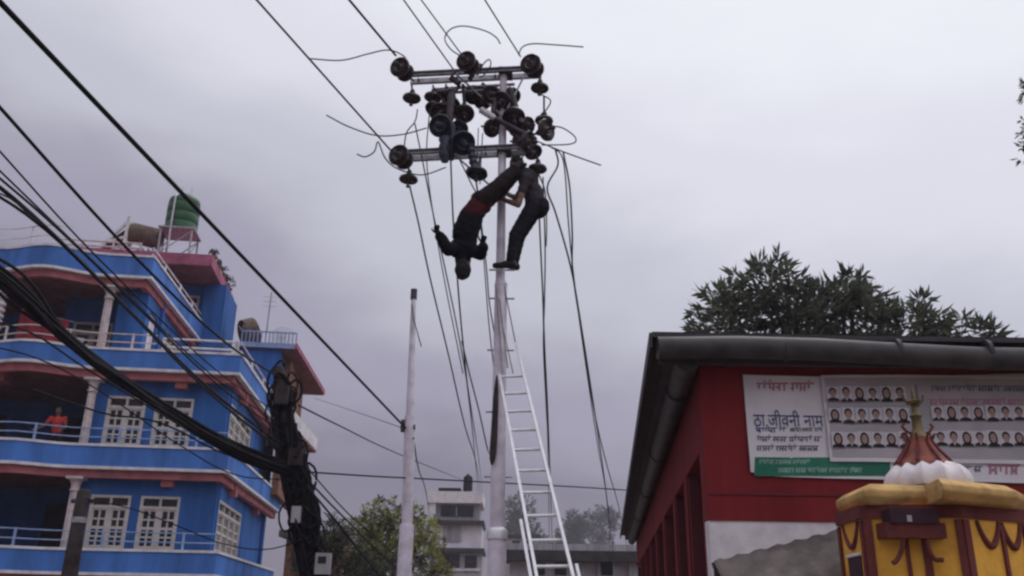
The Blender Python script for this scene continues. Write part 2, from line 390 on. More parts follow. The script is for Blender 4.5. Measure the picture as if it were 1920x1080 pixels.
# columns: base, fluted shaft, capital
def column(x, y, zb, zt, r=.13, bands_=False):
    c = MB()
    n = 20; vs = []; fs = []
    for i, zz in enumerate((zb + .16, zt - .42)):
        for j in range(n):
            a = 2*math.pi*j/n; rr = (r if j % 2 else r*.86) * (1 - .1*i); vs.append((x + rr*math.cos(a), y + rr*math.sin(a), zz))
    for j in range(n): fs.append((j, (j+1) % n, n + (j+1) % n, n + j))
    c.add(vs, fs); col_ = c.build('column', K['cream'], house)
    MB().lathe([(r*1.45, zb), (r*1.45, zb+.08), (r*1.15, zb+.1), (r*1.2, zb+.17)], 20, (x, y, 0)).build('base', K['cream'], col_, smooth=True)
    cp = MB().lathe([(r*.95, zt-.43), (r*1.15, zt-.41), (r*1.15, zt-.36), (r*.95, zt-.34), (r*1.0, zt-.22), (r*1.35, zt-.12), (r*1.75, zt-.07)], 20, (x, y, 0))
    cp.box(x-r*1.85, x+r*1.85, y-r*1.85, y+r*1.85, zt-.075, zt-.002); cp.build('capital', K['cream'], col_, smooth=True)
    if bands_:
        for q in range(7):
            zz = zt - .5 - q*.19
            MB().lathe([(r*1.02, zz-.055), (r*1.3, zz-.04), (r*1.3, zz+.04), (r*1.02, zz+.055)], 20, (x, y, 0)).build('band', K['white'], col_, smooth=True)
for zb, zt in ((2.79, 5.38), (5.76, 8.36), (8.76, 11.36)):
    column(-4.12, .32, zb, zt)
column(-7.2, -.05, 8.76, 11.36, .17, True); column(-9.4, .2, 5.76, 8.36); column(-9.4, .2, 2.79, 5.38)
# railings on the bands
def railing(path, z, hs, posts, name_mat, r=.022):
    rl = MB()
    for h in hs: rl.tube([(x, y, z + h) for x, y in path], r, 6)
    o = rl.build('railing', name_mat, house)
    for (x, y) in posts: MB().box(x-.03, x+.03, y-.03, y+.03, z - .02, z + max(hs) + .03).build('post', name_mat, o)
for z in (3.32, 6.29, 9.25):
    pth = [(x, y + .07) for x, y in edge(SL, .1, 1.0)][:-1] if z < 9 else [(x, y+.07) for x, y in edge(SL, -2.4, 1)][:-1]
    railing(pth, z, (.24, .5), [pth[i] for i in range(1, len(pth), 5)], K['blue_lt'] if z < 9 else K['cream'])
railing([(-2.2, .08), (.08, .08)], 9.25, (.16, .42), [(-2.2, .08), (-.02, .08), (.06, .08)], K['white'], .035)
railing([(.14, .2), (.34, 6.8)], 9.25, (.16, .42), [(.2, 2.2), (.27, 4.5), (.34, 6.8)], K['white'], .03)
railing([(-3.02, .3), (-2.8, 7.1)], 12.35, (.2, .42), [(-2.97, 1.8), (-2.9, 3.8), (-2.85, 5.6)], K['white'], .03)
railing([(x, y+.1) for x, y in edge(SL, -5.6, 1)][:-1], 12.35, (.35, .7), [(-11, 0.0), (-9.5, 0.0), (-8.3, -.1), (-6.6, -.2)], K['white'], .02)
# penthouse, stair tower and rear block
m = MB(); m.box(-7.6, -4.3, 5.4, 9.6, 11.76, 14.03); m.build('penthouse_wall', K['blue'], house)
MB().box(-2.78, -1.95, 7.0, 9.6, 9.0, 14.03).build('stair_tower_wall', K['blue'], house)
m = MB(); grid_wall(-4.3, -2.78, 11.76, 14.05, [(-3.75, -3.0, 12.5, 13.6)], lambda a, b, c, d: m.box(a, b, 7.3, 7.5, c, d)); m.build('penthouse_front', K['blue'], house)
window(-3.75, -3.0, 12.5, 13.6, 1, lambda u, d, z: (u, 7.35 + d, z), house, 1, 2)
MB().box(-7.9, -2.2, 5.0, 9.9, 14.06, 14.50).build('penthouse_roof', K['maroon_roof'], house)
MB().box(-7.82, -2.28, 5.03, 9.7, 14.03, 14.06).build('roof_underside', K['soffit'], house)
MB().box(-1.1, .45, 7.0, 13.6, 9.0, 11.45).build('rear_block_wall', K['blue'], house)
MB().box(.45, .72, 8.2, 13.6, 6.0, 11.44).build('brick_wall', K['brown'], house)
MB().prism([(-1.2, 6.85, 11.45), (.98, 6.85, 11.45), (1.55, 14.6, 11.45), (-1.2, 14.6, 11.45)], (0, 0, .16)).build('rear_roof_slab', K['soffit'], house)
MB().prism([(.99, 6.85, 11.48), (1.06, 6.85, 11.48), (1.63, 14.6, 11.48), (1.56, 14.6, 11.48)], (0, 0, .22)).build('eave_board', K['maroon_roof'], house)
MB().box(-1.2, .97, 6.80, 6.9, 11.46, 11.66).build('blue_coping', K['blue_lt'], house)
rl = MB().bar((-1.15, 6.9, 12.12), (1.0, 6.9, 12.12), .06, .05); o = rl.build('roof_railing', K['blue_lt'], house)
for i in range(15): MB().box(-1.12+i*.15, -1.08+i*.15, 6.88, 6.92, 11.66, 12.1).build('baluster', K['blue_lt'], o)
MB().prism([(1.0, 7.0, 8.55), (1.12, 7.0, 8.55), (1.62, 13, 8.55), (1.5, 13, 8.55)], (0, 0, .55)).build('side_balcony_wall', K['white'], house)
MB().prism([(.2, 7.0, 8.45), (1.1, 7.0, 8.45), (1.6, 13, 8.45), (.2, 13, 8.45)], (0, 0, .09)).build('side_balcony_floor', K['soffit'], house)
# ---------- things on the house
red = thing('red_blanket', 'dark red blanket hung over the top floor balcony rail', 'blanket', H(-6.0, .45, 9.5), HA)
vs = []; fs = []; n = 14
for i in range(n+1):
    for j in range(7):
        vs.append((-.75 + 1.5*i/n, .06*math.sin(i*1.3) + .02*j, -.1 + 1.15*j/6 - .35*(i/n)*(j/6) - .04*math.sin(i*.9)))
for i in range(n):
    for j in range(6): fs.append((i*7+j, (i+1)*7+j, (i+1)*7+j+1, i*7+j+1))
o = MB().add(vs, fs).build('cloth', K['red_cloth'], red, smooth=True); o.modifiers.new('s', 'SOLIDIFY').thickness = .02
MB().tube([(-.85, .15, 1.07), (.85, .15, .72)], .02, 6).build('bar', K['steel'], red)
ch = thing('white_garden_chair', 'white plastic chair behind the top floor balcony rail', 'chair', H(-4.95, .55, 8.78), HA + .5)
MB().box(-.26, .26, -.25, .25, .42, .47).build('seat', K['white'], ch)
m = MB()
for q in range(5): m.bar((-.2+q*.1, .24, .47), (-.22+q*.11, .34, .95), .05, .03)
m.bar((-.27, .34, .97), (.27, .34, .97), .05, .1); m.build('backrest', K['white'], ch)
for sx in (-1, 1):
    MB().bar((sx*.28, -.25, .68), (sx*.28, .3, .7), .05, .04).build('armrest', K['white'], ch)
    for sy in (-1, 1): MB().bar((sx*.28, sy*.26, 0), (sx*.24, sy*.22, .68 if sy < 0 else .45), .045, .045).build('leg', K['white'], ch)
# green tank on its stand
tx, ty = -3.78, 6.0
st_ = thing('tank_stand', 'tall angle iron stand under the green water tank', 'stand', H(tx, ty, 14.52), HA)
for sx in (-1, 1):
    for sy in (-1, 1): MB().bar((sx*.58, sy*.58, 0), (sx*.58, sy*.58, 1.16), .06, .06, (1,0,0)).build('leg', K['steel'], st_)
    MB().bar((sx*.58, -.58, .06), (sx*.58, .58, 1.1), .03, .03).build('brace', K['steel'], st_)
    MB().bar((-.58, sx*.58, .06), (.58, sx*.58, 1.1), .03, .03).build('brace', K['steel'], st_)
MB().box(-.68, .68, -.68, .68, 1.16, 1.22).build('platform', K['steel'], st_)
tk = thing('water_tank', 'green ribbed plastic water tank on the rooftop stand', 'tank', H(tx, ty, 15.74), HA)
pr = [(.56, 0), (.62, .05), (.62, .3), (.59, .34), (.62, .38), (.62, .7), (.59, .74), (.62, .78), (.62, 1.1), (.59, 1.14), (.61, 1.2), (.58, 1.38), (.45, 1.5), (.22, 1.54)]
MB().lathe(pr, 28).build('tank_body', K['tank_green'], tk, smooth=True)
MB().lathe([(.2, 1.54), (.22, 1.58), (.18, 1.64), (.05, 1.66)], 18).build('lid', K['black'], tk, smooth=True)
MB().tube([(-.22, -.60, -.9), (-.22, -.66, .2), (-.22, -.63, 1.3), (-.15, -.35, 1.6)], .035, 8).build('pipe', K['white'], tk)
for a, b in ((-.2, .12), (.16, .3)): MB().tube([(a, 0, 1.5), (a+.04, 0, 2.0)], .012, 5).build('vent_rod', K['steel'], tk)
# solar water heater
sh = thing('solar_water_heater', 'rooftop solar water heater with a dark drum on a white frame', 'water heater', H(-5.72, 6.2, 14.50), HA)
m = MB()
vs = []; a0 = Vector((.0, 0, 1.22)); a1 = Vector((1.2, 0, .98))
m.tube([a0, a0.lerp(a1, .05), a0.lerp(a1, .95), a1], [.34, .41, .41, .34], 20); m.build('drum', K['rust'], sh, smooth=True)
for sy in (-.3, .3):
    m = MB(); m.bar((-1.2, sy, 0), (-.02, sy, 1.6), .1, .1); m.bar((-.04, sy, 0), (-.04, sy, 1.75), .12, .12); m.bar((-.75, sy, .62), (-.04, sy, .9), .09, .09); m.bar((-.6, sy, .05), (-.04, sy, .5), .09, .09); m.build('frame', K['white'], sh)
m = MB(); m.bar((-.04, -.3, 1.6), (-.04, .3, 1.6), .07, .07); m.bar((-1.2, -.3, .05), (-1.2, .3, .05), .06, .06); m.build('cross_bar', K['white'], sh)
for q in range(8): MB().tube([(-1.2, -.27+q*.077, .12), (-.1, -.27+q*.077, 1.2)], .024, 6).build('glass_tube', K['glass'], sh)
for q in range(3): MB().box(.4+q*.2, .45+q*.2, -.25, .25, 0, .5).build('support', K['steel'], sh)
for q in range(4): MB().tube([(.9+q*.12, .1, 0), (.92+q*.12, .1, 1.0+.2*(q % 2))], .025, 6).build('pipe', K['steel'], sh)
# parapet rail on the penthouse
railing([(-7.8, 5.1), (-4.9, 5.1)], 14.5, (.12, .32), [(-7.0, 5.1), (-5.9, 5.1), (-4.9, 5.1)], K['cream'], .035)
# rooftop clutter beside the stair tower
bt = thing('brown_drum', 'rust brown drum lying tilted behind the terrace railing', 'drum', H(-.95, 6.2, 11.9), HA)
bt.location = H(-.9, 7.6, 11.62)
MB().tube([(-.28, 0, .55), (-.26, 0, .55), (.1, .2, .75), (.12, .2, .75)], [.5, .6, .6, .5], 20).build('drum_body', K['rust'], bt, smooth=True)
MB().bar((-.5, 0, .9), (.25, -.3, .05), .05, .05).build('prop', K['cream'], bt)
MB().box(-.5, .35, -.3, .4, 0, .1).build('cradle', K['rust'], bt)
dh = thing('satellite_dish', 'pale mesh satellite dish on the rear roof', 'satellite dish', H(.25, 8.2, 11.62), HA)
vs = []; fs = []
for i in range(7):
    r = .55*i/6
    for j in range(24):
        a = 2*math.pi*j/24; vs.append(Vector((r*math.cos(a), .35*(r/.55)**2 - .2, .62 + r*math.sin(a))))
for i in range(6):
    for j in range(24): fs.append((i*24+j, i*24+(j+1) % 24, (i+1)*24+(j+1) % 24, (i+1)*24+j))
o = MB().add(vs, fs).build('reflector', K['grey_w'], dh, smooth=True); o.modifiers.new('w', 'WIREFRAME').thickness = .012
MB().tube([(0, -.2, .62), (0, -.05, .3), (0, 0, 0)], .03, 8).build('mast', K['steel'], dh)
MB().tube([(0, -.2, .62), (0, .3, .8)], .015, 6).build('feed_arm', K['steel'], dh)
ant = thing('antenna_mast', 'thin vertical antenna mast on the rear roof', 'antenna', H(-.25, 7.3, 11.62), HA)
MB().tube([(0, 0, 0), (.03, 0, 2.3)], .03, 6).build('mast', K['steel'], ant)
for q in range(3): MB().tube([(-.25, 0, 1.7+q*.2), (.25, 0, 1.7+q*.2)], .01, 5).build('rod', K['steel'], ant)
def leafball(mb, c, r, n, ls, rnd=random):
    for _ in range(n):
        d = Vector((rnd.gauss(0, 1), rnd.gauss(0, 1), rnd.gauss(0, 1))).normalized() * r * rnd.random()**.4
        p = Vector(c) + d; a = Vector((rnd.gauss(0,1), rnd.gauss(0,1), rnd.gauss(0,1))).normalized(); b = a.orthogonal().normalized()
        l = ls*rnd.uniform(.6, 1.3); mb.add([p - a*l, p - b*l*.35, p + a*l, p + b*l*.35], [(0, 1, 2, 3)])
def potted(loc, h, label):
    p = thing('potted_plant', label, 'plant', loc, 0, 'potted plants on the stair tower roof')
    MB().lathe([(.11, 0), (.15, .24), (.17, .24), (.17, .28), (.13, .28)], 14).build('pot', K['terracotta'], p)
    m = MB(); leafball(m, (0, 0, .28 + h*.5), h*.55, 70, .08); m.build('foliage', K['leaf_d'], p)
    MB().tube([(0, 0, .25), (.02, 0, .28 + h*.5)], .015, 5).build('stem', K['bark'], p)
for q, (s_, t_, h_) in enumerate(((-2.4, 6.0, .35), (-2.4, 7.0, .3), (-2.4, 8.0, .45), (-2.4, 9.0, .4), (-2.4, 9.6, .55))):
    potted(H(s_, t_, 14.52), h_, 'potted plant on the magenta roof edge of the stair tower')
# ================================================================== people
def person(name, label, bones, balls, mats, voxel, loc, children=()):
    """one continuous skin: tapered limbs and rounded masses fused by a voxel remesh, coloured by the nearest limb"""
    root = Vector(loc); mb = MB(); segs = []
    for a, ra, b, rb, mi in bones:
        a, b = Vector(a) - root, Vector(b) - root
        mb.tube([a, a.lerp(b, .33), a.lerp(b, .66), b], [ra, ra*.67+rb*.33, ra*.33+rb*.67, rb], 12)
        mb.ball(a, ((ra,0,0),(0,ra,0),(0,0,ra)), 10, 7); mb.ball(b, ((rb,0,0),(0,rb,0),(0,0,rb)), 10, 7)
        segs.append((a, ra, b, rb, mi))
    for c, ax, mi in balls:
        c = Vector(c) - root; mb.ball(c, ax, 16, 11); r = sum(Vector(x).length for x in ax)/3; segs.append((c, r, c, r, mi))
    me = mb.mesh('body_raw', K['skin']); o = bpy.data.objects.new('raw', me); COL.objects.link(o)
    md = o.modifiers.new('r', 'REMESH'); md.mode = 'VOXEL'; md.voxel_size = voxel
    sm = o.modifiers.new('s', 'SMOOTH'); sm.factor = .5; sm.iterations = 4
    dg = bpy.context.evaluated_depsgraph_get(); dg.update()
    out = bpy.data.meshes.new_from_object(o.evaluated_get(dg)); bpy.data.objects.remove(o); bpy.data.meshes.remove(me)
    out.name = name; out.materials.clear()
    for m in mats: out.materials.append(K[m])
    # cloth folds: a little noise along the normals
    nv, nf = len(out.vertices), len(out.polygons)
    co = np.empty(nv*3); out.vertices.foreach_get('co', co); co = co.reshape(-1, 3)
    no = np.empty(nv*3); out.vertex_normals.foreach_get('vector', no); no = no.reshape(-1, 3)
    k = np.sin(co[:, 0]*31 + co[:, 2]*23)*np.sin(co[:, 2]*37 - co[:, 1]*29)
    out.vertices.foreach_set('co', (co + no*k[:, None]*voxel*.45).ravel())
    cc = np.empty(nf*3); out.polygons.foreach_get('center', cc); cc = cc.reshape(-1, 3)
    best = np.full(nf, 1e9); idx = np.zeros(nf, dtype=np.int32)
    for a, ra, b, rb, mi in segs:
        a, b = np.array(a), np.array(b); d = b - a; q = d @ d
        t = np.clip((cc - a) @ d / q, 0, 1) if q > 1e-9 else np.zeros(nf)
        sd_ = np.linalg.norm(cc - (a + t[:, None]*d), axis=1) - (ra + (rb - ra)*t)
        w_ = sd_ < best; best[w_] = sd_[w_]; idx[w_] = mi
    out.polygons.foreach_set('material_index', idx); out.polygons.foreach_set('use_smooth', [True]*len(idx)); out.update()
    ob = bpy.data.objects.new(name, out); COL.objects.link(ob); ob.location = root
    return tag(ob, label, 'person')
def hand(bones, wrist, direction, palm_n, mi, curl=.5, sz=1.0):
    """palm plus four unequal bent fingers and a thumb leaving the side of the palm"""
    w0 = Vector(wrist); d = Vector(direction).normalized(); n = Vector(palm_n); n = (n - d*n.dot(d)).normalized(); s = d.cross(n)
    for k in (-.028, -.009, .010, .028): bones.append((w0 + d*.01, .019*sz, w0 + d*.085*sz + s*k*sz, .013*sz, mi))
    for k, ln in ((-.031, .075), (-.010, .088), (.011, .082), (.031, .062)):
        b = w0 + (d*.085 + s*k)*sz; m1 = b + (d*math.cos(curl*.6) + n*math.sin(curl*.6))*ln*.5*sz
        e = m1 + (d*math.cos(curl*1.8) + n*math.sin(curl*1.8))*ln*.5*sz
        bones.append((b, .0105*sz, m1, .0095*sz, mi)); bones.append((m1, .0095*sz, e, .008*sz, mi))
    t0 = w0 + (d*.025 - s*.03)*sz; t1 = t0 + (d*.035 - s*.035 + n*.012)*sz; t2 = t1 + (d*.032 - s*.006 + n*.014)*sz
    bones.append((t0, .014*sz, t1, .012*sz, mi)); bones.append((t1, .012*sz, t2, .0095*sz, mi))
def face(balls, bones, c, fwd, up, mi, hair, r=.098):
    c = Vector(c); f = Vector(fwd).normalized(); u = Vector(up); u = (u - f*u.dot(f)).normalized(); s = f.cross(u)
    balls.append((c, (s*r*.82, f*r*.98, u*r*1.18), mi))
    balls.append((c - f*.022 + u*.024, (s*r*.90, f*r*.98, u*r*1.10), hair))
    balls.append((c - f*.042 - u*.045, (s*r*.74, f*r*.62, u*r*.62), hair))          # nape
    balls.append((c + f*.055 - u*.055, (s*.05, f*.045, u*.045), mi))            # jaw
    bones.append((c + f*.088 + u*.02, .008, c + f*.112 - u*.018, .014, mi))      # nose
    bones.append((c + f*.083 - u*.052 - s*.02, .007, c + f*.083 - u*.052 + s*.02, .007, mi))  # lips
    for k in (-1, 1):
        balls.append((c + s*k*.084 - f*.005, (s*.012, f*.022, u*.034), mi))      # ears
        balls.append((c + f*.079 + s*k*.032 + u*.012, (s*.013, f*.012, u*.009), hair))   # eyes and brows
        bones.append((c + f*.086 + s*k*.018 + u*.030, .006, c + f*.078 + s*k*.048 + u*.030, .006, hair))
def V3(*a): return Vector(a)
# --- man clinging to the pole above the ladder
B = []; A = []
T, S, SK, HR, SH = 1, 0, 2, 3, 4
hip = P(1003, 388, 10.92)
for sy, ax_, kx in ((-1, P(958, 492, 10.84), P(966, 440, 10.80)), (1, P(964, 497, 11.08), P(974, 444, 11.08))):
    h0 = hip + V3(-.02, sy*.10, -.03)
    B.append((h0, .112, kx, .082, T)); B.append((kx, .084, ax_ + V3(0, 0, .05), .066, T))
    toe = ax_ + V3(-.215, -.01 - .03*sy, -.015 + .02*sy)
    B.append((ax_ + V3(.03, 0, -.01), .047, toe, .033, SH)); B.append((ax_ + V3(.04, 0, -.035), .04, toe + V3(0, 0, -.015), .03, SH))
A.append((hip + V3(.03, 0, .0), (V3(.17, 0, .03), V3(0, .185, 0), V3(-.03, 0, .16)), T))
ws = P(1000, 362, 10.92); chs = P(990, 338, 10.93); shl = P(984, 326, 10.93)
B.append((hip + V3(0, -.05, .08), .135, ws + V3(0, -.05, 0), .13, S)); B.append((hip + V3(0, .05, .08), .135, ws + V3(0, .05, 0), .13, S))
A.append((chs, (V3(.135, 0, .03), V3(0, .19, 0), V3(-.04, 0, .17)), S))
neck = P(977, 318, 10.93); hd = P(968, 309, 10.90)
B.append((shl, .075, neck, .06, SK)); face(A, B, hd, (-.70, .60, -.30), (-.3, 0, 1), SK, HR)
for sy, sh_, elb, hnd in ((-1, P(988, 332, 10.72), P(972, 384, 10.66), P(944, 374, 10.84)), (1, P(990, 332, 11.13), P(968, 372, 11.24), P(948, 362, 11.14))):
    B.append((sh_, .075, sh_.lerp(elb, .55), .058, S)); B.append((sh_.lerp(elb, .5), .048, elb, .042, SK)); B.append((elb, .042, hnd, .030, SK))
    hand(B, hnd, (-.95, -.1*sy, .15), (-.1, -sy, 0), SK, .9)
person('person', 'person in grey shirt and charcoal trousers clinging to the pole above the ladder', B, A, ['c_grey', 'c_dark', 'skin', 'hair', 'shoe'], .0085, P(960, 500, 10.95))
# --- man hanging head down from the lower crossarm
B = []; A = []
hip = P(902, 380, 10.70); ws = P(886, 402, 10.68); chs = P(872, 440, 10.66); shl = P(868, 466, 10.66)
for sy, kn, an, to in ((-1, P(934, 348, 10.62), P(962, 320, 10.70), P(975, 303, 10.80)), (1, P(938, 357, 10.82), P(966, 328, 10.86), P(982, 312, 10.92))):
    B.append((hip + V3(0, sy*.08, 0), .118, kn, .095, T)); B.append((kn, .096, an, .078, T))
    B.append((an, .048, to, .034, SH)); B.append((an + V3(.01, 0, .02), .045, to + V3(.02, 0, .03), .03, SH))
A.append((hip, (V3(.12, 0, .06), V3(0, .17, 0), V3(-.08, 0, .14)), 5))
B.append((hip + V3(0, -.05, 0), .125, ws + V3(0, -.05, 0), .135, 5)); B.append((hip + V3(0, .05, 0), .125, ws + V3(0, .05, 0), .135, 5))
B.append((ws + V3(-.02, 0, -.04), .165, chs, .172, S))
A.append((chs, (V3(.165, 0, 0), V3(0, .15, 0), V3(-.02, 0, .24)), S)); A.append((shl, (V3(.20, 0, 0), V3(0, .14, 0), V3(0, 0, .15)), S))
hd = P(869, 504, 10.62); B.append((P(868, 470, 10.66), .125, P(868, 490, 10.64), .10, 0))
face(A, B, hd, (.25, .95, .1), (0, .05, -1), SK, HR, .118)
for sh_, elb, hnd, dr_ in ((P(853, 466, 10.62), P(840, 468, 10.42), P(825, 443, 10.36), (-.45, -.1, 1)), (P(886, 470, 10.70), P(901, 476, 10.52), P(906, 463, 10.40), (.05, -.2, 1))):
    B.append((sh_, .095, elb, .085, S)); B.append((elb, .085, hnd, .068, S)); B.append((hnd, .03, hnd + Vector(dr_)*.03, .026, 6))
    hand(B, hnd + Vector(dr_)*.03, dr_, (.3, -1, 0), 6, 1.75)
person('person', 'person in black jacket and maroon shirt hanging head down from the lower crossarm', B, A, ['c_jacket', 'c_brown', 'skin', 'hair', 'shoe', 'c_redshirt', 'c_jacket'], .0085, P(900, 380, 10.7))
# --- person in red on the balcony
B = []; A = []
bx, by, bz = -5.05, .55, 5.765
def HB(x, y, z): return H(bx + x, by + y, bz + z)
hip = HB(0, .12, .92)
for sx in (-1, 1):
    B.append((HB(sx*.10, .12, .88), .095, HB(sx*.11, .08, .48), .07, 1)); B.append((HB(sx*.11, .08, .48), .068, HB(sx*.11, .12, .08), .05, 1))
    B.append((HB(sx*.11, .14, .045), .045, HB(sx*.12, -.08, .04), .04, 4))
    sh_, el_, hn_ = HB(sx*.19, .0, 1.38), HB(sx*(.36 if sx < 0 else .27), -.02, 1.12), HB(sx*(.50 if sx < 0 else .26), -.30, .98)
    B.append((sh_, .072, sh_.lerp(el_, .5), .06, 0)); B.append((sh_.lerp(el_, .45), .046, el_, .041, 2)); B.append((el_, .041, hn_, .03, 2))
    hand(B, hn_, (H(0, -1, -.3) - H(0, 0, 0)), (0, 0, -1), 2, .7)
A.append((hip, ((.17, 0, 0), (0, .12, 0), (0, 0, .14)), 1)); B.append((HB(0, .1, 1.0), .15, HB(0, .02, 1.28), .165, 0))
A.append((HB(0, .02, 1.3), ((.2, 0, 0), (0, .125, 0), (0, 0, .14)), 0)); B.append((HB(0, .0, 1.4), .065, HB(0, -.03, 1.5), .055, 2))
face(A, B, HB(0, -.06, 1.60), (.35, -1, -.15), (0, 0, 1), 2, 3)
person('person', 'person in red t-shirt leaning on the middle balcony rail of the blue house', B, A, ['c_tee', 'c_dark', 'skin', 'hair', 'shoe'], .012, HB(0, 0, 0))
# ================================================================== utility pole with two crossarm pairs
PX, PY = -0.135, 11.0
pole = thing('utility_pole', 'tall steel utility pole with double crossarms, crowded with disc insulators', 'utility pole', (PX, PY, .12))
def Lp(p): return Vector(p) - Vector((PX, PY, .12))
MB().lathe([(.112, 0), (.112, 2.33), (.104, 2.36)], 20).build('lower_tube', K['pole'], pole, smooth=True)
MB().lathe([(.105, 2.36), (.125, 2.37), (.125, 2.46), (.096, 2.50)], 20).build('collar', K['alu'], pole, smooth=True)
MB().tube([(0, 0, 2.48), (-.01, 0, 5.6)], [.090, .082], 18).build('middle_tube', K['pole'], pole, smooth=True)
MB().tube([(-.01, 0, 5.58), (-.02, 0, 5.66), (-.03, 0, 8.85)], [.088, .062, .052], 18).build('upper_tube', K['pole'], pole, smooth=True)
for zz in (3.1, 3.9, 4.7, 5.4, 5.80, 6.9): MB().tube([(-.17, 0, zz), (.17, 0, zz)], .012, 6).build('step_bolt', K['steel'], pole)
zu, zl = 8.80, 7.54
for zz, x0, x1 in ((zu, -1.37, .52), (zl, -1.45, .40)):
    for yy in (-.076, .076):
        m = MB(); y = yy; s_ = 1 if yy < 0 else -1
        m.box(x0, x1, y-.008, y+.008, zz-.036, zz+.036); m.box(x0, x1, min(y, y+s_*-.05), max(y, y+s_*-.05), zz+.026, zz+.034); m.box(x0, x1, min(y, y+s_*-.05), max(y, y+s_*-.05), zz-.034, zz-.026)
        # tilt with the photographed slope
        for v in m.v: v.z += (v.x - x0) * .075 - .07
        ar = m.build('crossarm', K['steel'], pole)
        for q in range(4):
            xx = x0 + .12 + q*(x1-x0-.24)/3
            MB().tube([(xx, y-.05, zz+(xx-x0)*.075-.07), (xx, y+.05, zz+(xx-x0)*.075-.07)], .014, 8).build('bolt', K['cap'], ar)
    MB().box(-.1, .1, -.12, .12, zz-.01, zz+.07).build('clamp', K['cap'], pole)
for sx in (-.75, .33):
    MB().bar((sx, -.15, zu-.08 + (sx+1.37)*.075), (-.02, -.1, zu-.75), .04, .012).build('brace', K['steel'], pole)
    MB().bar((sx, -.15, zl-.1 + (sx+1.37)*.075), (-.02, -.1, zl-.7), .04, .012).build('brace', K['steel'], pole)
# disc insulators: shell, iron cap, pin
shell = MB().lathe([(.035, .055), (.085, .05), (.135, .02), (.142, -.012), (.132, -.026), (.118, -.012), (.108, -.03), (.090, -.012), (.078, -.034), (.05, -.02), (.03, -.04)], 24).mesh('insulator', K['porc'], True)
shell_b = shell.copy(); shell_b.materials.clear(); shell_b.materials.append(K['porc_b'])
capm = MB().lathe([(.012, .15), (.03, .145), (.04, .12), (.044, .075), (.058, .06), (.058, .045)], 14).mesh('cap', K['cap'], True)
pinm = MB().lathe([(.014, -.03), (.016, -.1), (.028, -.11), (.028, -.13), (.010, -.14)], 10).mesh('pin', K['cap'], True)
def insulator(p, axis, sc=1.0, blue=False):
    o = bpy.data.objects.new('insulator', shell_b if blue else shell); COL.objects.link(o); o.parent = pole
    o.location = Lp(p); o.rotation_euler = Vector(axis).to_track_quat('Z', 'Y').to_euler(); o.scale = (sc,)*3
    for nm, me in (('cap', capm), ('pin', pinm)):
        c = bpy.data.objects.new(nm, me); COL.objects.link(c); c.parent = o
    return o
def link(a, b, r=.014, name='link', mt='cap'): MB().tube([Lp(a), Lp(b)], r, 8).build(name, K[mt], pole)
WD = Vector((.36, 1, 0)).normalized()                                # line direction, away from the viewer
for px, py, Y, base, sc in ((750, 126, 10.62, (776, 152, 10.87), 1.05), (874, 114, 10.55, (885, 148, 10.87), 1.02), (995, 120, 10.62, (1005, 143, 10.87), 1.08), (748, 291, 10.62, (762, 303, 10.87), 1.05)):
    p = P(px, py, Y); insulator(p, WD + Vector((0, 0, .1)), sc); link(p + WD*.12, P(*base))
    insulator(p + WD*.13 + Vector((.02, 0, -.01)), WD + Vector((0, 0, .1)), sc*.9)
for px, py, Y, top in ((772, 184, 10.9, 160), (1012, 165, 10.9, 146), (766, 336, 10.9, 308), (1008, 316, 10.9, 292), (891, 322, 10.85, 300), (812, 182, 11.1, 160), (905, 172, 11.1, 155), (836, 178, 10.95, 158), (1020, 226, 10.9, 180)):
    p = P(px, py, Y); insulator(p, (.05, 0, 1), .92); link(p + Vector((0, 0, .12)), P(px, top, Y))
for px, py, Y, ax, sc, bl in ((826, 236, 10.72, (.2, .9, .3), 1.15, True), (870, 213, 10.95, (-.1, .5, .85), 1.05, False), (868, 268, 10.72, (-.25, .75, .55), 1.2, True), (963, 219, 10.85, (-.1, .45, .9), 1.15, False),
                              (990, 266, 10.76, (-.8, .5, .3), 1.1, False), (1024, 244, 10.74, (-.8, .75, .1), 1.12, False), (922, 240, 10.95, (-.5, .7, .5), .95, False), (826, 212, 10.95, (.1, .7, .6), 1.1, False), (940, 190, 10.9, (.2, .6, .6), 1.05, False), (975, 240, 11.05, (-.6, .6, .4), .9, False), (920, 178, 10.85, (-.3, .8, .3), .95, False), (895, 325, 10.78, (.1, .2, 1), 1.0, True)):
    p = P(px, py, Y); insulator(p, ax, sc, bl)
    link(p + Vector(ax).normalized()*.12, p + Vector(ax).normalized()*.30, .016)
rc = random.Random(4)
for px, py, Y, ax, sc, bl in ((845, 200, 11.05, (.3, .7, .5), 1.1, False), (815, 205, 11.05, (.3, .3, .9), 1.0, False), (888, 178, 11.1, (.2, .8, .4), 1.0, False), (905, 190, 11.05, (0, .6, .8), .9, False), (945, 205, 11.1, (.1, .7, .6), 1.1, False), (960, 180, 11.05, (-.2, .6, .7), .9, False), (978, 262, 11.05, (-.5, .5, .6), 1.1, False), (1000, 285, 10.95, (-.3, .4, .8), .9, False), (848, 262, 10.9, (.2, .9, .2), .9, True), (990, 235, 10.95, (-.7, .6, .3), .9, False), (862, 240, 11.0, (.2, .5, .8), .9, True)):
    p = P(px, py, Y); insulator(p, ax, sc, bl); link(p + Vector(ax).normalized()*.1, p + Vector(ax).normalized()*.28, .018)
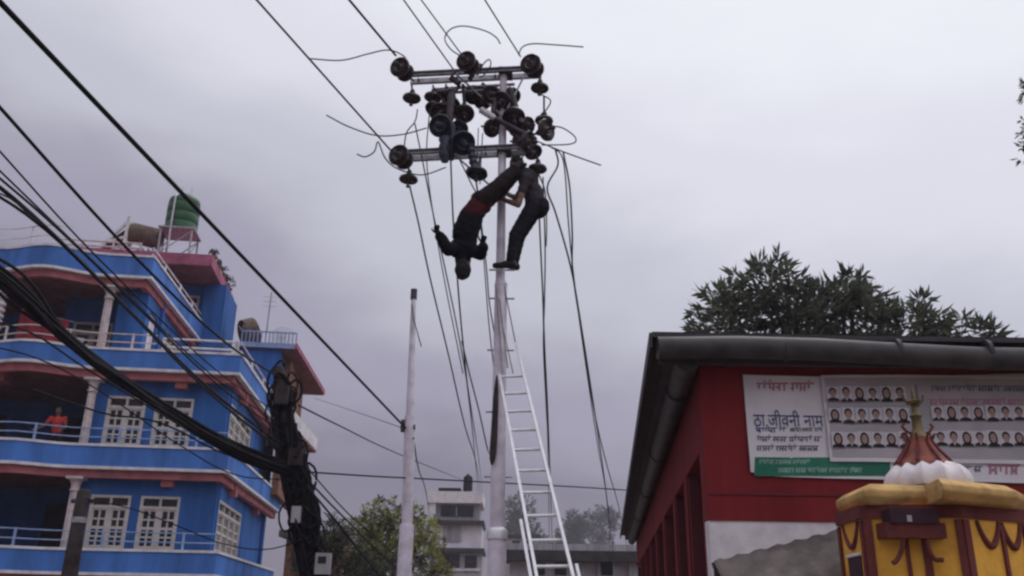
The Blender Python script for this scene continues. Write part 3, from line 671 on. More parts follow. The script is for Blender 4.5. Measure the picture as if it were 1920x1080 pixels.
# fuse tubes and steel stays between the arms
for a, b, r, mt in (((833, 228, 10.8), (834, 303, 10.8), .085, 'porc_b'), ((848, 232, 10.85), (846, 300, 10.88), .06, 'porc_b'), ((880, 268, 10.75), (892, 325, 10.78), .065, 'porc_b'), ((848, 165, 10.85), (842, 232, 10.85), .07, 'porc'),
                    ((815, 165, 10.9), (858, 225, 10.92), .022, 'cap'), ((862, 160, 10.9), (818, 225, 10.9), .022, 'cap'), ((868, 158, 10.9), (872, 205, 10.95), .03, 'cap'), ((900, 205, 10.85), (928, 222, 10.85), .055, 'alu'),
                    ((928, 222, 10.85), (1005, 262, 10.78), .045, 'porc'), ((955, 165, 10.9), (978, 232, 10.85), .05, 'porc'), ((950, 235, 10.9), (1000, 290, 10.85), .05, 'porc'), ((893, 128, 10.75), (880, 150, 10.85), .04, 'cap'), ((903, 120, 10.8), (893, 140, 10.85), .035, 'porc'), ((845, 145, 10.9), (862, 158, 10.9), .05, 'cap'), ((930, 165, 10.9), (925, 215, 10.9), .05, 'porc')):
    A_, B_ = Lp(P(*a)), Lp(P(*b)); d = (B_ - A_)
    if r > .05:                                                     # skirted porcelain body
        k_ = 11; MB().tube([A_ + d*(i/k_) for i in range(k_+1)], [r*(.6 if i in (0, k_) else (.98 if i % 2 else .74)) for i in range(k_+1)], 14).build('fuse_tube', K[mt], pole, smooth=True)
    else:
        MB().tube([A_, A_ + d*.08, A_ + d*.12, A_ + d*.88, A_ + d*.92, B_], [r*.7, r, r*.86, r*.86, r, r*.7], 12).build('stay', K[mt], pole, smooth=True)
for zz in (168, 176): MB().bar(Lp(P(810, zz, 11)), Lp(P(965, zz - 10, 11)), .05, .02).build('tie_bar', K['steel'], pole)
# added dark strip following the pole's left edge
pts = crom([P(932, 704, 10.93), P(929, 760, 10.92), P(926, 820, 10.91), P(922, 872, 10.90)], 5)
MB().tube([Lp(p) for p in pts], [.012, .02, .026, .032, .036, .038, .04, .04, .042, .042, .044, .044, .044, .04, .034, .01][:len(pts)], 10).build('dark_edge_strip', K['darkpole'], pole, smooth=True)
# ------------------------------------------------------------------ ladder
def ladder_pt(px, py, t): return P(px, py, t)
lad = thing('extension_ladder', 'aluminium extension ladder leaning on the steel utility pole', 'ladder', (0, 0, 0))
Lt, Lb = P(937, 705, 10.84), P(1006, 1080, 9.05); Rt, Rb = P(985, 703, 10.84), P(1076, 1080, 9.05)
def ext(a, b, z): return a + (b - a) * ((z - a.z) / (b.z - a.z))
Lg, Rg = ext(Lt, Lb, .14), ext(Rt, Rb, .14)
lad.location = (Lg + Rg) / 2
def lw(v): return Vector(v) - lad.location
Rtop = Rt + (P(968, 645, 10.96) - Rt)
MB().bar(lw(Lt), lw(Lg), .03, .075, (0, 1, 0)).build('rail', K['alu'], lad); MB().bar(lw(Rtop), lw(Rg), .03, .075, (0, 1, 0)).build('rail', K['alu'], lad)
d = Vector((0, -.05, .0))
for a, b in ((ext(Lt, Lb, 2.55) + Vector((-.055, .06, 0)), Lg + Vector((-.055, .08, 0))), (ext(Rt, Rb, 2.1) + Vector((.055, .06, 0)), Rg + Vector((.055, .08, 0)))):
    MB().bar(lw(a), lw(b), .03, .075, (0, 1, 0)).build('outer_rail', K['alu'], lad)
ln = (Lt - Lg).length; n = int(ln / .325)
for i in range(n + 1):
    f = (i*.325 + .02) / ln
    a, b = Lt.lerp(Lg, f), Rt.lerp(Rg, f); MB().tube([lw(a), lw(b)], .0165, 8).build('rung', K['alu'], lad)
# upper fly section, slimmer, tied to the pole
a0, a1, b0, b1 = P(930, 540, 10.94), P(942, 700, 10.86), P(945, 535, 10.94), P(967, 646, 10.96)
MB().bar(lw(a0), lw(a1), .012, .02, (0, 1, 0)).build('tie_rope', K['concrete'], lad); MB().bar(lw(b0), lw(b1), .014, .025, (0, 1, 0)).build('tie_rope', K['concrete'], lad)
MB().tube([lw(P(936, 560, 10.85)), lw(P(952, 690, 10.84))], .010, 6).build('tie_rope', K['concrete'], lad)
MB().tube([lw(P(940, 600, 10.85)), lw(P(962, 700, 10.84))], .008, 6).build('tie_rope', K['concrete'], lad)
# ------------------------------------------------------------------ thin grey pole, leaning dark pole, short post
tp = thing('street_pole', 'slender pale grey steel pole with a clamp, standing beyond the ladder', 'pole', (P(765, 900, 16).x, 16, .12))
xo = tp.location.x; T0, T1 = P(776, 552, 16), P(763, 985, 16)
MB().tube([(0, 0, 0), (T1.x - xo, 0, T1.z - .12), (T1.x - xo, 0, 3.0)], [.125, .125, .12], 16).build('lower_tube', K['pole'], tp, smooth=True)
MB().tube([(T1.x-xo, 0, 3.0), ((T0.x+T1.x)/2-xo, 0, 4.9)], .095, 16).build('middle_tube', K['pole'], tp, smooth=True)
MB().tube([((T0.x+T1.x)/2-xo, 0, 4.9), (T0.x-xo, 0, T0.z-.12)], [.075, .045], 16).build('upper_tube', K['pole'], tp, smooth=True)
MB().tube([(T0.x-xo, 0, T0.z-.22), (T0.x-xo, 0, T0.z-.02)], .062, 14).build('cap', K['cap'], tp)
c = P(766, 803, 16); MB().tube([(c.x-xo-.14, -.02, c.z-.12), (c.x-xo+.12, -.02, c.z-.10)], .05, 8).build('clamp', K['cap'], tp)
MB().tube([(c.x-xo-.1, -.05, c.z-.2), (c.x-xo-.1, -.05, c.z+.02)], .035, 8).build('clamp_bolt', K['cap'], tp)
MB().tube([Vector(P(*q)) - tp.location for q in ((772, 570, 15.9), (776, 600, 15.9), (790, 650, 15.9))], .012, 6).build('loose_wire', K['wire'], tp)
dp = thing('leaning_cable_pole', 'dark leaning utility pole wrapped in tangled black cables beside the blue house', 'utility pole', (-2.28, 14, .12))
def Ld(p): return Vector(p) - dp.location
d0, d1 = P(522, 690, 14), P(592, 1080, 14)
MB().tube([(0, 0, 0), Ld(d1), Ld(d0)], [.15, .14, .10], 14).build('shaft', K['darkpole'], dp, smooth=True)
axis = (d1 - d0)
for q in range(44):
    f = random.uniform(.04, 1.0); c = d0 + axis*f + Vector((random.gauss(0, .07), random.uniform(-.2, .05), 0)); rr = random.uniform(.12, .30)
    pl = []; ph = random.random()*6; asp = random.uniform(.35, .8); tl = random.uniform(-.5, .5)
    for j in range(17):
        a = 2*math.pi*j/16*random.uniform(.97, 1.0); x = rr*asp*math.cos(a+ph); z = rr*1.2*math.sin(a+ph)
        pl.append(Ld(c + Vector((x*math.cos(tl) - z*math.sin(tl), .06*math.sin(3*a), x*math.sin(tl) + z*math.cos(tl)))))
    MB().tube(pl, random.choice((.016, .02, .026)), 6).build('cable_loop', K['black'], dp)
for q in range(26):
    o1 = Vector((random.uniform(-.2, .2), random.uniform(-.16, 0), 0)); o2 = Vector((random.uniform(-.2, .2), random.uniform(-.16, 0), 0)); f0 = random.uniform(0.1, .45)
    pl = crom([Ld(d0 + axis*f0 + o1), Ld(d0 + axis*(f0+.25) + o1.lerp(o2, .4) + Vector((random.gauss(0, .05), -.03, 0))), Ld(d0 + axis*1.05 + o2)], 6)
    MB().tube(pl, random.uniform(.02, .035), 6).build('cable', K['black'], dp)
for (px, py, w_, h_) in ((530, 742, .2, .3), (556, 858, .22, .26)):
    c = Ld(P(px, py, 13.85)); m = MB().box(c.x-w_/2, c.x+w_/2, c.y-.1, c.y+.1, c.z-h_/2, c.z+h_/2).build('junction_box', K['darkpole'], dp)
c = Ld(P(606, 1057, 13.8)); mbx = MB().box(c.x-.11, c.x+.11, c.y-.06, c.y+.06, c.z-.15, c.z+.15).build('meter_box', K['grey_w'], dp)
MB().box(c.x-.07, c.x+.05, c.y-.066, c.y-.06, c.z+.0, c.z+.1).build('meter_window', K['glass'], mbx)
c = Ld(P(556, 965, 13.8)); MB().box(c.x-.07, c.x+.07, c.y-.05, c.y+.05, c.z-.12, c.z+.12).build('notice_plate', K['grey_w'], dp)
sp = thing('short_post', 'short dark weathered post in front of the blue house balcony', 'post', (P(140, 1000, 12).x, 12, 0))
q0 = P(158, 922, 12) - sp.location; q1 = P(130, 1080, 12) - sp.location
MB().tube([(0, 0, 0), q1, q0, q0 + Vector((0, 0, .03))], [.11, .10, .085, .06], 16).build('shaft', K['darkpole'], sp, smooth=True)
MB().tube([q0 + Vector((-.14, 0, -.12)), q0 + Vector((.14, 0, -.12))], .03, 8).build('bolt', K['cap'], sp)
MB().tube([q0 + Vector((0, 0, -.4)), q0 + Vector((0, 0, -.33))], .10, 16).build('band', K['steel'], sp)
# ================================================================== wires
def wire(pts, r, label, group, name='overhead_wire', mt='wire', cat='wire', k=8):
    c = Vector(pts[0]); m = MB().tube([p - c for p in crom(pts, k)], r, 6)
    o = m.build(name, K[mt], None, smooth=True, label=label, cat=cat, group=group); o.location = c; return o
def span(p, q, f=3.6, sag=.0):
    """from p on the pole through q and on, out over the viewer to the next pole"""
    p, q = Vector(p), Vector(q); e = p + (q - p)*f; out = []
    for i in range(15):
        t = i/14; v = p.lerp(e, t); out.append(v + Vector((0, 0, -sag*4*t*(1-t))))
    return out
def hw(a, b, z, r, label, f=4.0, mt='wire'):
    p, q = P(*a), Pz(*b, z); wire(span(p, q, f), r, label, 'line wires running from the crossarms', mt=mt, k=3)
hw((746, 297, 10.6), (478, -4), 7.52, .013, 'bare line wire from the low disc insulator at the end of the lower crossarm')
hw((742, 104, 10.62), (655, 0), 8.82, .017, 'thick dark line wire from the disc insulator at the crossarm end farther from the hut', mt='black')
hw((855, 137, 10.85), (757, 0), 8.82, .011, 'thin line wire landing directly on the middle of the upper crossarm')
hw((866, 103, 10.5), (790, 0), 8.95, .010, 'thin line wire from the middle disc insulator of the upper crossarm')
hw((976, 106, 10.6), (908, -2), 8.90, .011, 'line wire from the disc insulator at the hut end of the upper crossarm')
wire(span(P(760, 802, 15.9), Pz(0, 4, 4.95), 1.6), .019, 'thick black cable strung to the clamp of the slender grey pole', None, mt='black', cat='cable', k=3)
tails = [
 ('wire tail curling from the line wire towards the upper crossarm', [(580, 110, 10.2), (640, 113, 10.3), (690, 101, 10.45), (722, 94, 10.5), (742, 97, 10.55), (760, 108, 10.6), (763, 122, 10.65)]),
 ('wire hook looping over the middle disc insulator', [(868, 108, 10.5), (845, 92, 10.5), (834, 72, 10.5), (846, 54, 10.5), (872, 49, 10.5), (910, 58, 10.5), (930, 70, 10.5), (938, 82, 10.5)]),
 ('straight wire tail sticking out above the hut-side disc insulator', [(972, 103, 10.6), (980, 88, 10.6), (1000, 82, 10.6), (1040, 84, 10.6), (1094, 88, 10.6)]),
 ('long wire tail reaching outward between the two crossarms', [(612, 216, 10.5), (655, 238, 10.5), (706, 254, 10.6), (755, 252, 10.7), (800, 240, 10.75)]),
 ('short curled wire tail beside the lower disc insulator', [(669, 289, 10.5), (685, 294, 10.5), (702, 284, 10.5), (709, 266, 10.5), (722, 296, 10.55), (745, 316, 10.7), (790, 328, 10.8), (836, 314, 10.85)]),
 ('stiff wire tail pointing out and down past the hut-side insulators', [(1000, 262, 10.7), (1060, 286, 10.65), (1127, 310, 10.6)]),
 ('thin wire loop bulging beyond the hut-side insulators', [(1030, 236, 10.8), (1055, 240, 10.75), (1079, 258, 10.7), (1070, 270, 10.7), (1015, 272, 10.75)]),
 ('jumper wire bowed between the hanging insulator and the lower arm', [(783, 205, 10.9), (778, 228, 10.85), (762, 250, 10.85), (757, 288, 10.85)]),
 ('small wire loop standing above the upper crossarm', [(893, 135, 10.8), (915, 112, 10.75), (920, 122, 10.75), (908, 140, 10.8), (898, 146, 10.85)]),
 ('jumper wire hanging from the hut-side end of the upper crossarm', [(1012, 176, 10.9), (1032, 188, 10.85), (1025, 205, 10.85), (1014, 216, 10.85), (1016, 236, 10.8)]),
 ('slack wire curl under the lower crossarm next to the hanging insulator', [(862, 300, 10.8), (884, 345, 10.75), (893, 362, 10.75)]),
]
for lb, pts in tails: wire([P(*p) for p in pts], .0095, lb, 'loose wire tails on the utility pole', 'wire_tail')
drops = [
 ([(768, 348, 10.9), (785, 420, 11.2), (806, 520, 12), (842, 670, 14), (872, 800, 17), (895, 880, 30), (900, 924, 80)], .013),
 ([(778, 232, 10.9), (792, 300, 10.95), (812, 400, 11.1), (838, 520, 11.6), (862, 640, 13), (884, 770, 16), (900, 880, 35), (904, 924, 80)], .011),
 ([(845, 296, 10.88), (849, 400, 10.85), (856, 500, 11), (864, 600, 12), (876, 720, 14.5), (890, 850, 28), (896, 924, 80)], .013),
 ([(866, 640, 12.9), (880, 700, 14), (898, 770, 15), (914, 842, 16), (928, 900, 18), (940, 1034, 44.6)], .012),
 ([(893, 336, 10.86), (898, 380, 10.9), (912, 500, 11.1), (918, 570, 11.2), (932, 650, 11.3), (944, 700, 11.4)], .010),
 ([(892, 335, 10.85), (905, 460, 11.0), (916, 600, 11.2), (926, 690, 11.3)], .009),
 ([(1008, 330, 10.9), (1013, 450, 11), (1018, 560, 11.3), (1021, 650, 12), (1030, 850, 18), (1036, 1036, 44.6)], .013),
 ([(1018, 332, 10.9), (1022, 460, 10.95), (1021, 560, 11.3), (1019, 650, 12), (1024, 760, 14), (1028, 870, 19), (1030, 1036, 44.6)], .011),
 ([(1010, 326, 10.9), (1022, 360, 10.9), (1025, 420, 10.9), (1024, 462, 10.9)], .010),
 ([(1041, 279, 10.67), (1046, 310, 10.8), (1026, 352, 10.85), (1042, 400, 11), (1070, 500, 11.6), (1088, 600, 13), (1110, 740, 16), (1128, 860, 20), (1140, 950, 28), (1150, 1036, 44.6)], .013),
 ([(1056, 285, 10.655), (1068, 350, 10.85), (1073, 440, 11.1), (1074, 510, 11.5), (1090, 620, 13), (1116, 780, 17), (1140, 880, 21), (1160, 950, 28), (1178, 1036, 44.6)], .013),
 ([(1030, 274, 10.68), (1052, 290, 10.8), (1060, 330, 10.9), (1066, 420, 11.2), (1076, 520, 11.8), (1092, 640, 13.4), (1120, 830, 19), (1138, 940, 28), (1144, 1036, 44.6)], .010),
 ([(905, 250, 11), (902, 300, 11), (900, 345, 11)], .009), ([(897, 240, 10.95), (895, 300, 10.95)], .008),
 ([(806, 200, 11.1), (800, 300, 11.1), (815, 420, 11.4), (836, 540, 12), (856, 640, 13), (868, 700, 14)], .009),
]
dl = ['service cable dropping from the hanging insulator at the outer end of the lower crossarm', 'thin service cable dropping from between the crossarms past the hanging person', 'service cable passing in front of the person hanging head down',
 'slack cable piece running down to the ladder top beside the pole', 'cable hanging between the hanging person and the pole, reaching the ladder', 'thin cable hanging from the fuse tubes down beside the pole', 'cable dropping straight down behind the clinging person',
 'cable twisted beside the straight drop behind the clinging person', 'short cut cable end dangling behind the clinging person', 'service cable looping out from the hut-side insulators and falling towards the hut', 'outermost service cable falling beside the hut eave',
 'thin service cable falling to the far roofs beside the hut', 'short wire hanging between the arms beside the pole', 'very short wire hanging under the middle insulators', 'thin slack cable dropping behind the fuse tubes']
for (pts, r), lb in zip(drops, dl): wire([P(*p) for p in pts], r, lb, 'service cables hanging from the utility pole', 'service_cable', 'wire', 'cable', 5)
# street cables past the blue house to the leaning pole
hub = [(545, 858, 13.9), (540, 872, 13.9), (552, 882, 13.9), (536, 850, 13.9), (556, 895, 13.9), (548, 868, 13.85)]
ups = [((-40, 157), (250, 478), 5.0, .014, (524, 708, 14)), ((-40, 240), (185, 485), 4.9, .008, (528, 780, 14)), ((-40, 282), (165, 480), 4.8, .008, (530, 800, 14)), ((-40, 300), (150, 468), 4.75, .010, (534, 815, 14)),
       ((-60, 305), (100, 440), 4.7, .017, (536, 840, 14)), ((-60, 330), (130, 470), 4.6, .012, (538, 850, 14)), ((-40, 350), (90, 430), 4.6, .007, (540, 856, 14))]
ul = ['black street cable reaching the head of the leaning pole', 'thin street cable, highest of the close set below the single black one', 'thin street cable second from the top of the close set', 'street cable in the middle of the close set', 'heaviest black cable of the close set', 'medium street cable below the heaviest one', 'faint thin street cable lowest of the close set']
for (a, b, z, r, h), lb in zip(ups, ul):
    p0 = P(*h); pa = Pz(*a, z); out = []
    pb = Pz(*b, z - .35)
    out = [p0, p0.lerp(pb, .5) + Vector((0, 0, -.12)), pb, pa, pa + (pa - pb)*1.2]
    wire(out, r, lb, 'street cables running to the leaning pole', 'street_cable', 'black', 'cable', 6)
# sagging thick bundle
for q in range(13):
    o = lambda s=.05: Vector((random.gauss(0, s), random.gauss(0, s), random.gauss(0, s)))
    y0 = random.uniform(-22, 22)
    pts = [P(-120, 430 + y0, 9.2) + o(), P(30, 548 + y0*.8, 9.8) + o(), P(120, 628 + y0*.5, 10.3) + o(.03), P(225, 710 + y0*.25, 11) + o(.02), P(340, 785 + y0*.4, 11.9) + o(.03), P(450, 848 + y0*.4, 12.9) + o(.03), P(540, 880 + y0*.5, 13.85) + o(.03)]
    wire(pts, random.choice((.016, .02, .026, .03, .036)), 'black cable strand in the thick sagging bundle before the blue house', 'strands of the thick sagging bundle', 'bundle_cable', 'black', 'cable', 6)
for pts, r, lb in (
 ([(-60, 590, 9.5), (60, 625, 10.2), (160, 690, 11), (300, 775, 12), (430, 850, 13), (545, 890, 13.9)], .012, 'thin cable drooping just below the thick bundle'),
 ([(-60, 640, 9.5), (70, 672, 10.2), (190, 735, 11), (330, 830, 12.3), (440, 890, 13.2), (550, 900, 13.9)], .009, 'lower thin cable drooping across the pink beam of the house'),
 ([(60, 730, 10.3), (195, 775, 11.4), (270, 785, 11.8), (330, 805, 12.3), (420, 850, 13), (545, 885, 13.9)], .013, 'cable crossing the white windows of the middle floor'),
 ([(160, 935, 11.9), (250, 955, 11.9), (330, 985, 12), (420, 1020, 13), (500, 1030, 13.6), (575, 1010, 13.9)], .009, 'slack cable across the lowest white windows'),
 ([(560, 880, 13.9), (610, 935, 14.5), (660, 985, 15.5), (705, 1030, 17), (780, 1095, 20)], .014, 'cable slanting down from the leaning pole towards the green tree'),
 ([(556, 850, 13.9), (600, 905, 14.5), (650, 960, 15.5), (690, 995, 16.5), (790, 1085, 20)], .011, 'second cable slanting down from the leaning pole above its neighbour'),
 ([(565, 900, 13.9), (620, 965, 14.5), (680, 1040, 16), (730, 1100, 17)], .016, 'thick cable slanting down from the leaning pole below its neighbours'),
 ([(560, 760, 15), (640, 800, 20), (740, 848, 30), (850, 893, 55), (868, 900, 78)], .016, 'long cable running off to the far house with the black tank'),
 ([(560, 884, 13.9), (700, 893, 15), (780, 897, 16.2), (930, 905, 18), (1080, 913, 20), (1175, 919, 22)], .014, 'level cable crossing the street from the leaning pole towards the hut'),
 ([(588, 746, 36), (690, 780, 20), (764, 806, 16)], .007, 'faint thin wire reaching the clamp of the slender grey pole'),
 ([(775, 820, 15.9), (785, 880, 18), (800, 930, 30), (806, 976, 79.5)], .012, 'slack cable sagging away from the slender grey pole'),
 ([(552, 880, 13.8), (570, 935, 13.8), (548, 975, 13.8), (580, 1020, 13.8)], .02, 'black cable loop hanging off the leaning pole')):
    wire([P(*p) for p in pts], r, lb, None, 'street_cable', 'black', 'cable', 6)
# ================================================================== red hut with long side eave
hut = thing('red_hut', 'long dark red hut with deep dark eaves and a grey roof gutter', 'hut', (1.97, 9.05, 0))
def LH(x, y, z): return Vector((x - 1.97, y - 9.05, z))
D = Vector((.104, .9945, 0)); E0 = Vector((1.41, 8.57, 0)); ELEN = 22.4; XR = 9.5
W0 = Vector((1.97, 9.05, 0))
def poly(pts, z): return [LH(p.x, p.y, z) for p in pts]
RT = [E0, Vector((XR, 8.62, 0)), Vector((XR, 8.62, 0)) + D*ELEN, E0 + D*ELEN]
# front wall: red upper, white plastered lower
m = MB(); m.box(0, XR-2.3, 0, .2, 2.54, 4.22); fw_ = m.build('front_wall', K['hut_red'], hut)
MB().box(.02, XR-2.3, -.012, 0, 2.79, 2.805).build('wall_groove', K['hut_dkred'], fw_)
MB().box(0, XR-2.32, .015, .2, 0, 2.54).build('plaster_wall', K['lotus'], hut)
# side wall: openings between timber posts
def side_q(t0, t1, z0, z1, dx0, dx1, name, mt):
    a, b = W0 + D*t0, W0 + D*t1; n_ = Vector((D.y, -D.x, 0))
    pl = [a + n_*dx0, a + n_*dx1, b + n_*dx1, b + n_*dx0]
    return MB().prism(poly(pl, z0), (0, 0, z1 - z0)).build(name, K[mt], hut)
side_q(.22, 22, 3.30, 4.22, .0, .2, 'side_wall_head', 'hut_red')
side_q(.22, 22, 0, .9, .0, .2, 'side_wall_base', 'hut_red')
tpos = [.22, .55, 2.25, 2.65, 4.3, 4.7, 7.0, 7.4, 9.6, 10.0, 12.4, 12.8, 15.2, 15.6, 18.4, 18.8, 22]
for i in range(0, len(tpos)-1, 2):
    side_q(tpos[i], tpos[i+1], .9, 3.30, .0, .2, 'side_pier', 'hut_red')
    if i + 2 < len(tpos):
        side_q(tpos[i+1], tpos[i+2], .9, 3.30, .16, .19, 'shutter', 'hut_dkred')
        side_q(tpos[i+1] + .02, tpos[i+1] + .12, .92, 3.28, .02, .15, 'post', 'hut_dkred'); side_q(tpos[i+2] - .12, tpos[i+2] - .02, .92, 3.28, .02, .15, 'post', 'hut_dkred')
# roof
MB().prism(poly(RT, 4.27), (0, 0, .05)).build('roof_deck', K['roof_dk'], hut)
c0 = (RT[0]+RT[2])/2
rf = MB(); base = poly(RT, 4.325)
r0, r1 = LH(5.6, 14, 5.35), LH(6.6, 26, 5.35)
rf.add(base + [r0, r1], [(0, 1, 4), (1, 2, 5, 4), (2, 3, 5), (3, 0, 4, 5)]); rf.build('roof', K['roof_dk'], hut)
a, b = E0, E0 + D*ELEN; n_ = Vector((D.y, -D.x, 0))
MB().prism(poly([a - n_*.03, a, b, b - n_*.03], 4.165), (0, 0, .15)).build('side_fascia', K['roof_dk'], hut)
MB().prism(poly([a + n_*.14, a + n_*.26, b + n_*.26, b + n_*.14], 4.13), (0, 0, .135)).build('eave_beam', K['roof_dk'], hut)
for t in (1.35, 5.6, 10.0, 14.5, 19.0):
    q = E0 + D*t; MB().prism(poly([q + n_*.27, q + n_*.52, q + n_*.52 + D*.12, q + n_*.27 + D*.12], 4.14), (0, 0, .125)).build('rafter', K['hut_dkred'], hut)
q0_, q1_ = E0 + n_*.36 + D*.25, E0 + n_*.36 + D*ELEN
sg_ = MB().tube([LH(q.x, q.y, 4.10) for q in (q0_, q0_.lerp(q1_, .5), q1_)], .125, 16).build('gutter', K['gutter'], hut, smooth=True)
for t_ in (1.3, 5.5, 9.9, 14.6):
    q = q0_ + D*t_; MB().tube([LH(*(q - D*.05).xy, 4.10), LH(*(q + D*.05).xy, 4.10)], .14, 16).build('joint', K['roof_dk'], sg_)
# front gutter with brackets
gz = 4.165; gp = [LH(1.46 + (XR-1.46)*i/10, 8.58, gz + .03*math.sin(i*1.1) - .008*i) for i in range(11)]
g = MB().tube([p + Vector((0, .02, 0)) for p in gp], .115, 18).build('gutter', K['gutter'], hut, smooth=True)
for px in (1478, 1690, 1860):
    xx = P(px, 660, 8.5).x; MB().lathe([(.118, -.02), (.124, -.02), (.124, .02), (.118, .02)], 20).build('bracket', K['roof_dk'], g)
    o = g.children[-1]; o.location = LH(xx, 8.60, gz); o.rotation_euler = (0, math.pi/2, 0)
MB().prism([LH(1.5, 8.72, 4.04), LH(XR, 8.72, 4.04), LH(XR, 8.78, 4.04), LH(1.5, 8.78, 4.04)], (0, 0, .225)).build('front_fascia', K['roof_dk'], hut)
for q in range(9): MB().box(.25 + q*.85, .37 + q*.85, -.28, -.005, 4.09, 4.262).build('rafter', K['hut_dkred'], hut)
# weathered tin awning below the banner
aw = thing('tin_awning', 'weathered grey brown tin awning sloping before the white plaster wall', 'awning', (2.3, 8.2, 0))
vs = []; fs = []; n = 34
tl, tr_ = P(1338, 1052, 8.1), P(1570, 994, 8.1)
dn = Vector((0, -.75, -.42)); up_ = Vector((0, .6, .34))
for i in range(n+1):
    f = i/n; e = tl.lerp(tr_ + (tr_ - tl)*.6, f); wv = .012*math.sin(i*1.9)
    vs += [e + dn + Vector((0, 0, wv)) - aw.location, e + Vector((0, 0, wv)) - aw.location]
for i in range(n): fs.append((2*i, 2*i+2, 2*i+3, 2*i+1))
o = MB().add(vs, fs).build('sheet', K['awning'], aw, smooth=True); o.modifiers.new('s', 'SOLIDIFY').thickness = .012
e0, e1 = tl - aw.location, tr_ + (tr_ - tl)*.6 - aw.location
MB().bar(e0 + Vector((0, .05, -.035)), e1 + Vector((0, .05, -.035)), .05, .05).build('frame_bar', K['bark'], aw)
for f in (.02, .5, .98):
    p_ = e0.lerp(e1, f) + Vector((0, .05, -.06)); MB().bar((p_.x, p_.y, 0), p_, .05, .05, (1, 0, 0)).build('post', K['bark'], aw)
# ------------------------------------------------------------------ banners
BY = 9.035
def wob(x, z): return .010*math.sin(x*3.1 + z*4) + .006*math.sin(x*7.3 - z*9) + .004*math.sin(z*23 + x*2)
def sheet(x0, x1, z0f, z1f, off, nx=60, nz=14):
    vs = []; fs = []
    for i in range(nx+1):
        x = x0 + (x1 - x0)*i/nx
        for j in range(nz+1):
            z = z0f(x) + (z1f(x) - z0f(x))*j/nz; vs.append((x, BY - off - abs(wob(x, z)), z))
    for i in range(nx):
        for j in range(nz): fs.append((i*(nz+1)+j, (i+1)*(nz+1)+j, (i+1)*(nz+1)+j+1, i*(nz+1)+j+1))
    return MB().add(vs, fs)
def bpt(px, py): return P(px, py, BY)
ba = thing('green_strip_banner', 'white vinyl banner with navy lettering and a green strip on the red hut wall', 'banner', (2.4, BY, 2.95))
bb = thing('portrait_banner', 'grey vinyl banner with rows of small portraits overlapping the green strip banner', 'banner', (3.2, BY, 3.1))
xa0, xa1 = bpt(1400, 800).x, 6.3
zt = lambda x: bpt(1395, 703).z - .02*math.sin((x - xa0)*1.4) + .012*(x-xa0)
zb = lambda x: bpt(1405, 893).z + .045*math.exp(-(x-xa0)*9) - .012*(x-xa0)
o = sheet(xa0, xa1, zb, zt, .006).build('sheet', K['vinyl'], ba, smooth=True, world=True)
xb0 = bpt(1545, 780).x
ztb = lambda x: bpt(1540, 708).z + .015 + .02*math.sin((x-xb0)*1.2); zbb = lambda x: bpt(1550, 866).z
sheet(xb0, xa1 - .02, zbb, ztb, .030).build('sheet', K['vinyl'], bb, smooth=True, world=True)
sheet(xb0 + .03, xa1 - .05, lambda x: zbb(x) + .045, lambda x: ztb(x) - .03, .034).build('grey_print', K['vinyl_g'], bb, smooth=True, world=True)
def flat(name, pts, mt, parent, off):
    m = MB(); m.add([(p.x, BY - off - abs(wob(p.x, p.z)), p.z) for p in pts], [tuple(range(len(pts)))]); return m.build(name, K[mt], parent, world=True)
def rect(name, x0, x1, y0, y1, mt, parent, off, nx=1):
    m = MB(); vs = []; fs = []
    for i in range(nx+1):
        for j in range(3):
            p = bpt(x0 + (x1-x0)*i/nx, y1 + (y0-y1)*j/2); vs.append((p.x, BY - off - abs(wob(p.x, p.z)), p.z))
    for i in range(nx):
        for j in range(2): fs.append((i*3+j, (i+1)*3+j, (i+1)*3+j+1, i*3+j+1))
    return m.add(vs, fs).build(name, K[mt], parent, world=True)
rect('green_strip', 1414, 1668, 858, 893, 'ink_green', ba, .010, 30)
rnd = random.Random(3)
def scribble(x0, x1, y0, y1, mt, parent, off, seed, gap=.28):
    """a line of blurred headline script: a head stroke over hanging stems and bowls, word by word"""
    r = random.Random(seed); m = MB(); x = x0; h = y1 - y0; w_ = h*.22
    def rc(a, b, c, d):
        q = [bpt(a, d), bpt(b, d), bpt(b, c), bpt(a, c)]
        m.add([(p.x, BY - off - abs(wob(p.x, p.z)), p.z) for p in q], [(0, 1, 2, 3)])
    while x < x1 - h:
        wl = min(x1 - x, h*r.uniform(2.2, 4.6)); rc(x, x + wl, y0, y0 + h*.2)
        u = x + h*.15
        while u < x + wl - w_:
            k = r.random()
            rc(u, u + w_, y0 + h*.2, y0 + h*(1.0 if k < .7 else .7))
            if k < .55: rc(u - h*.35 if u - h*.35 > x else x, u, y0 + h*r.uniform(.35, .6), y0 + h*r.uniform(.65, .85))
            if k > .8: rc(u, u + h*.3, y0 - h*.28, y0 - h*.1)
            u += h*r.uniform(.42, .7)
        x += wl + h*gap
    return m.build('lettering', K[mt], parent, world=True)
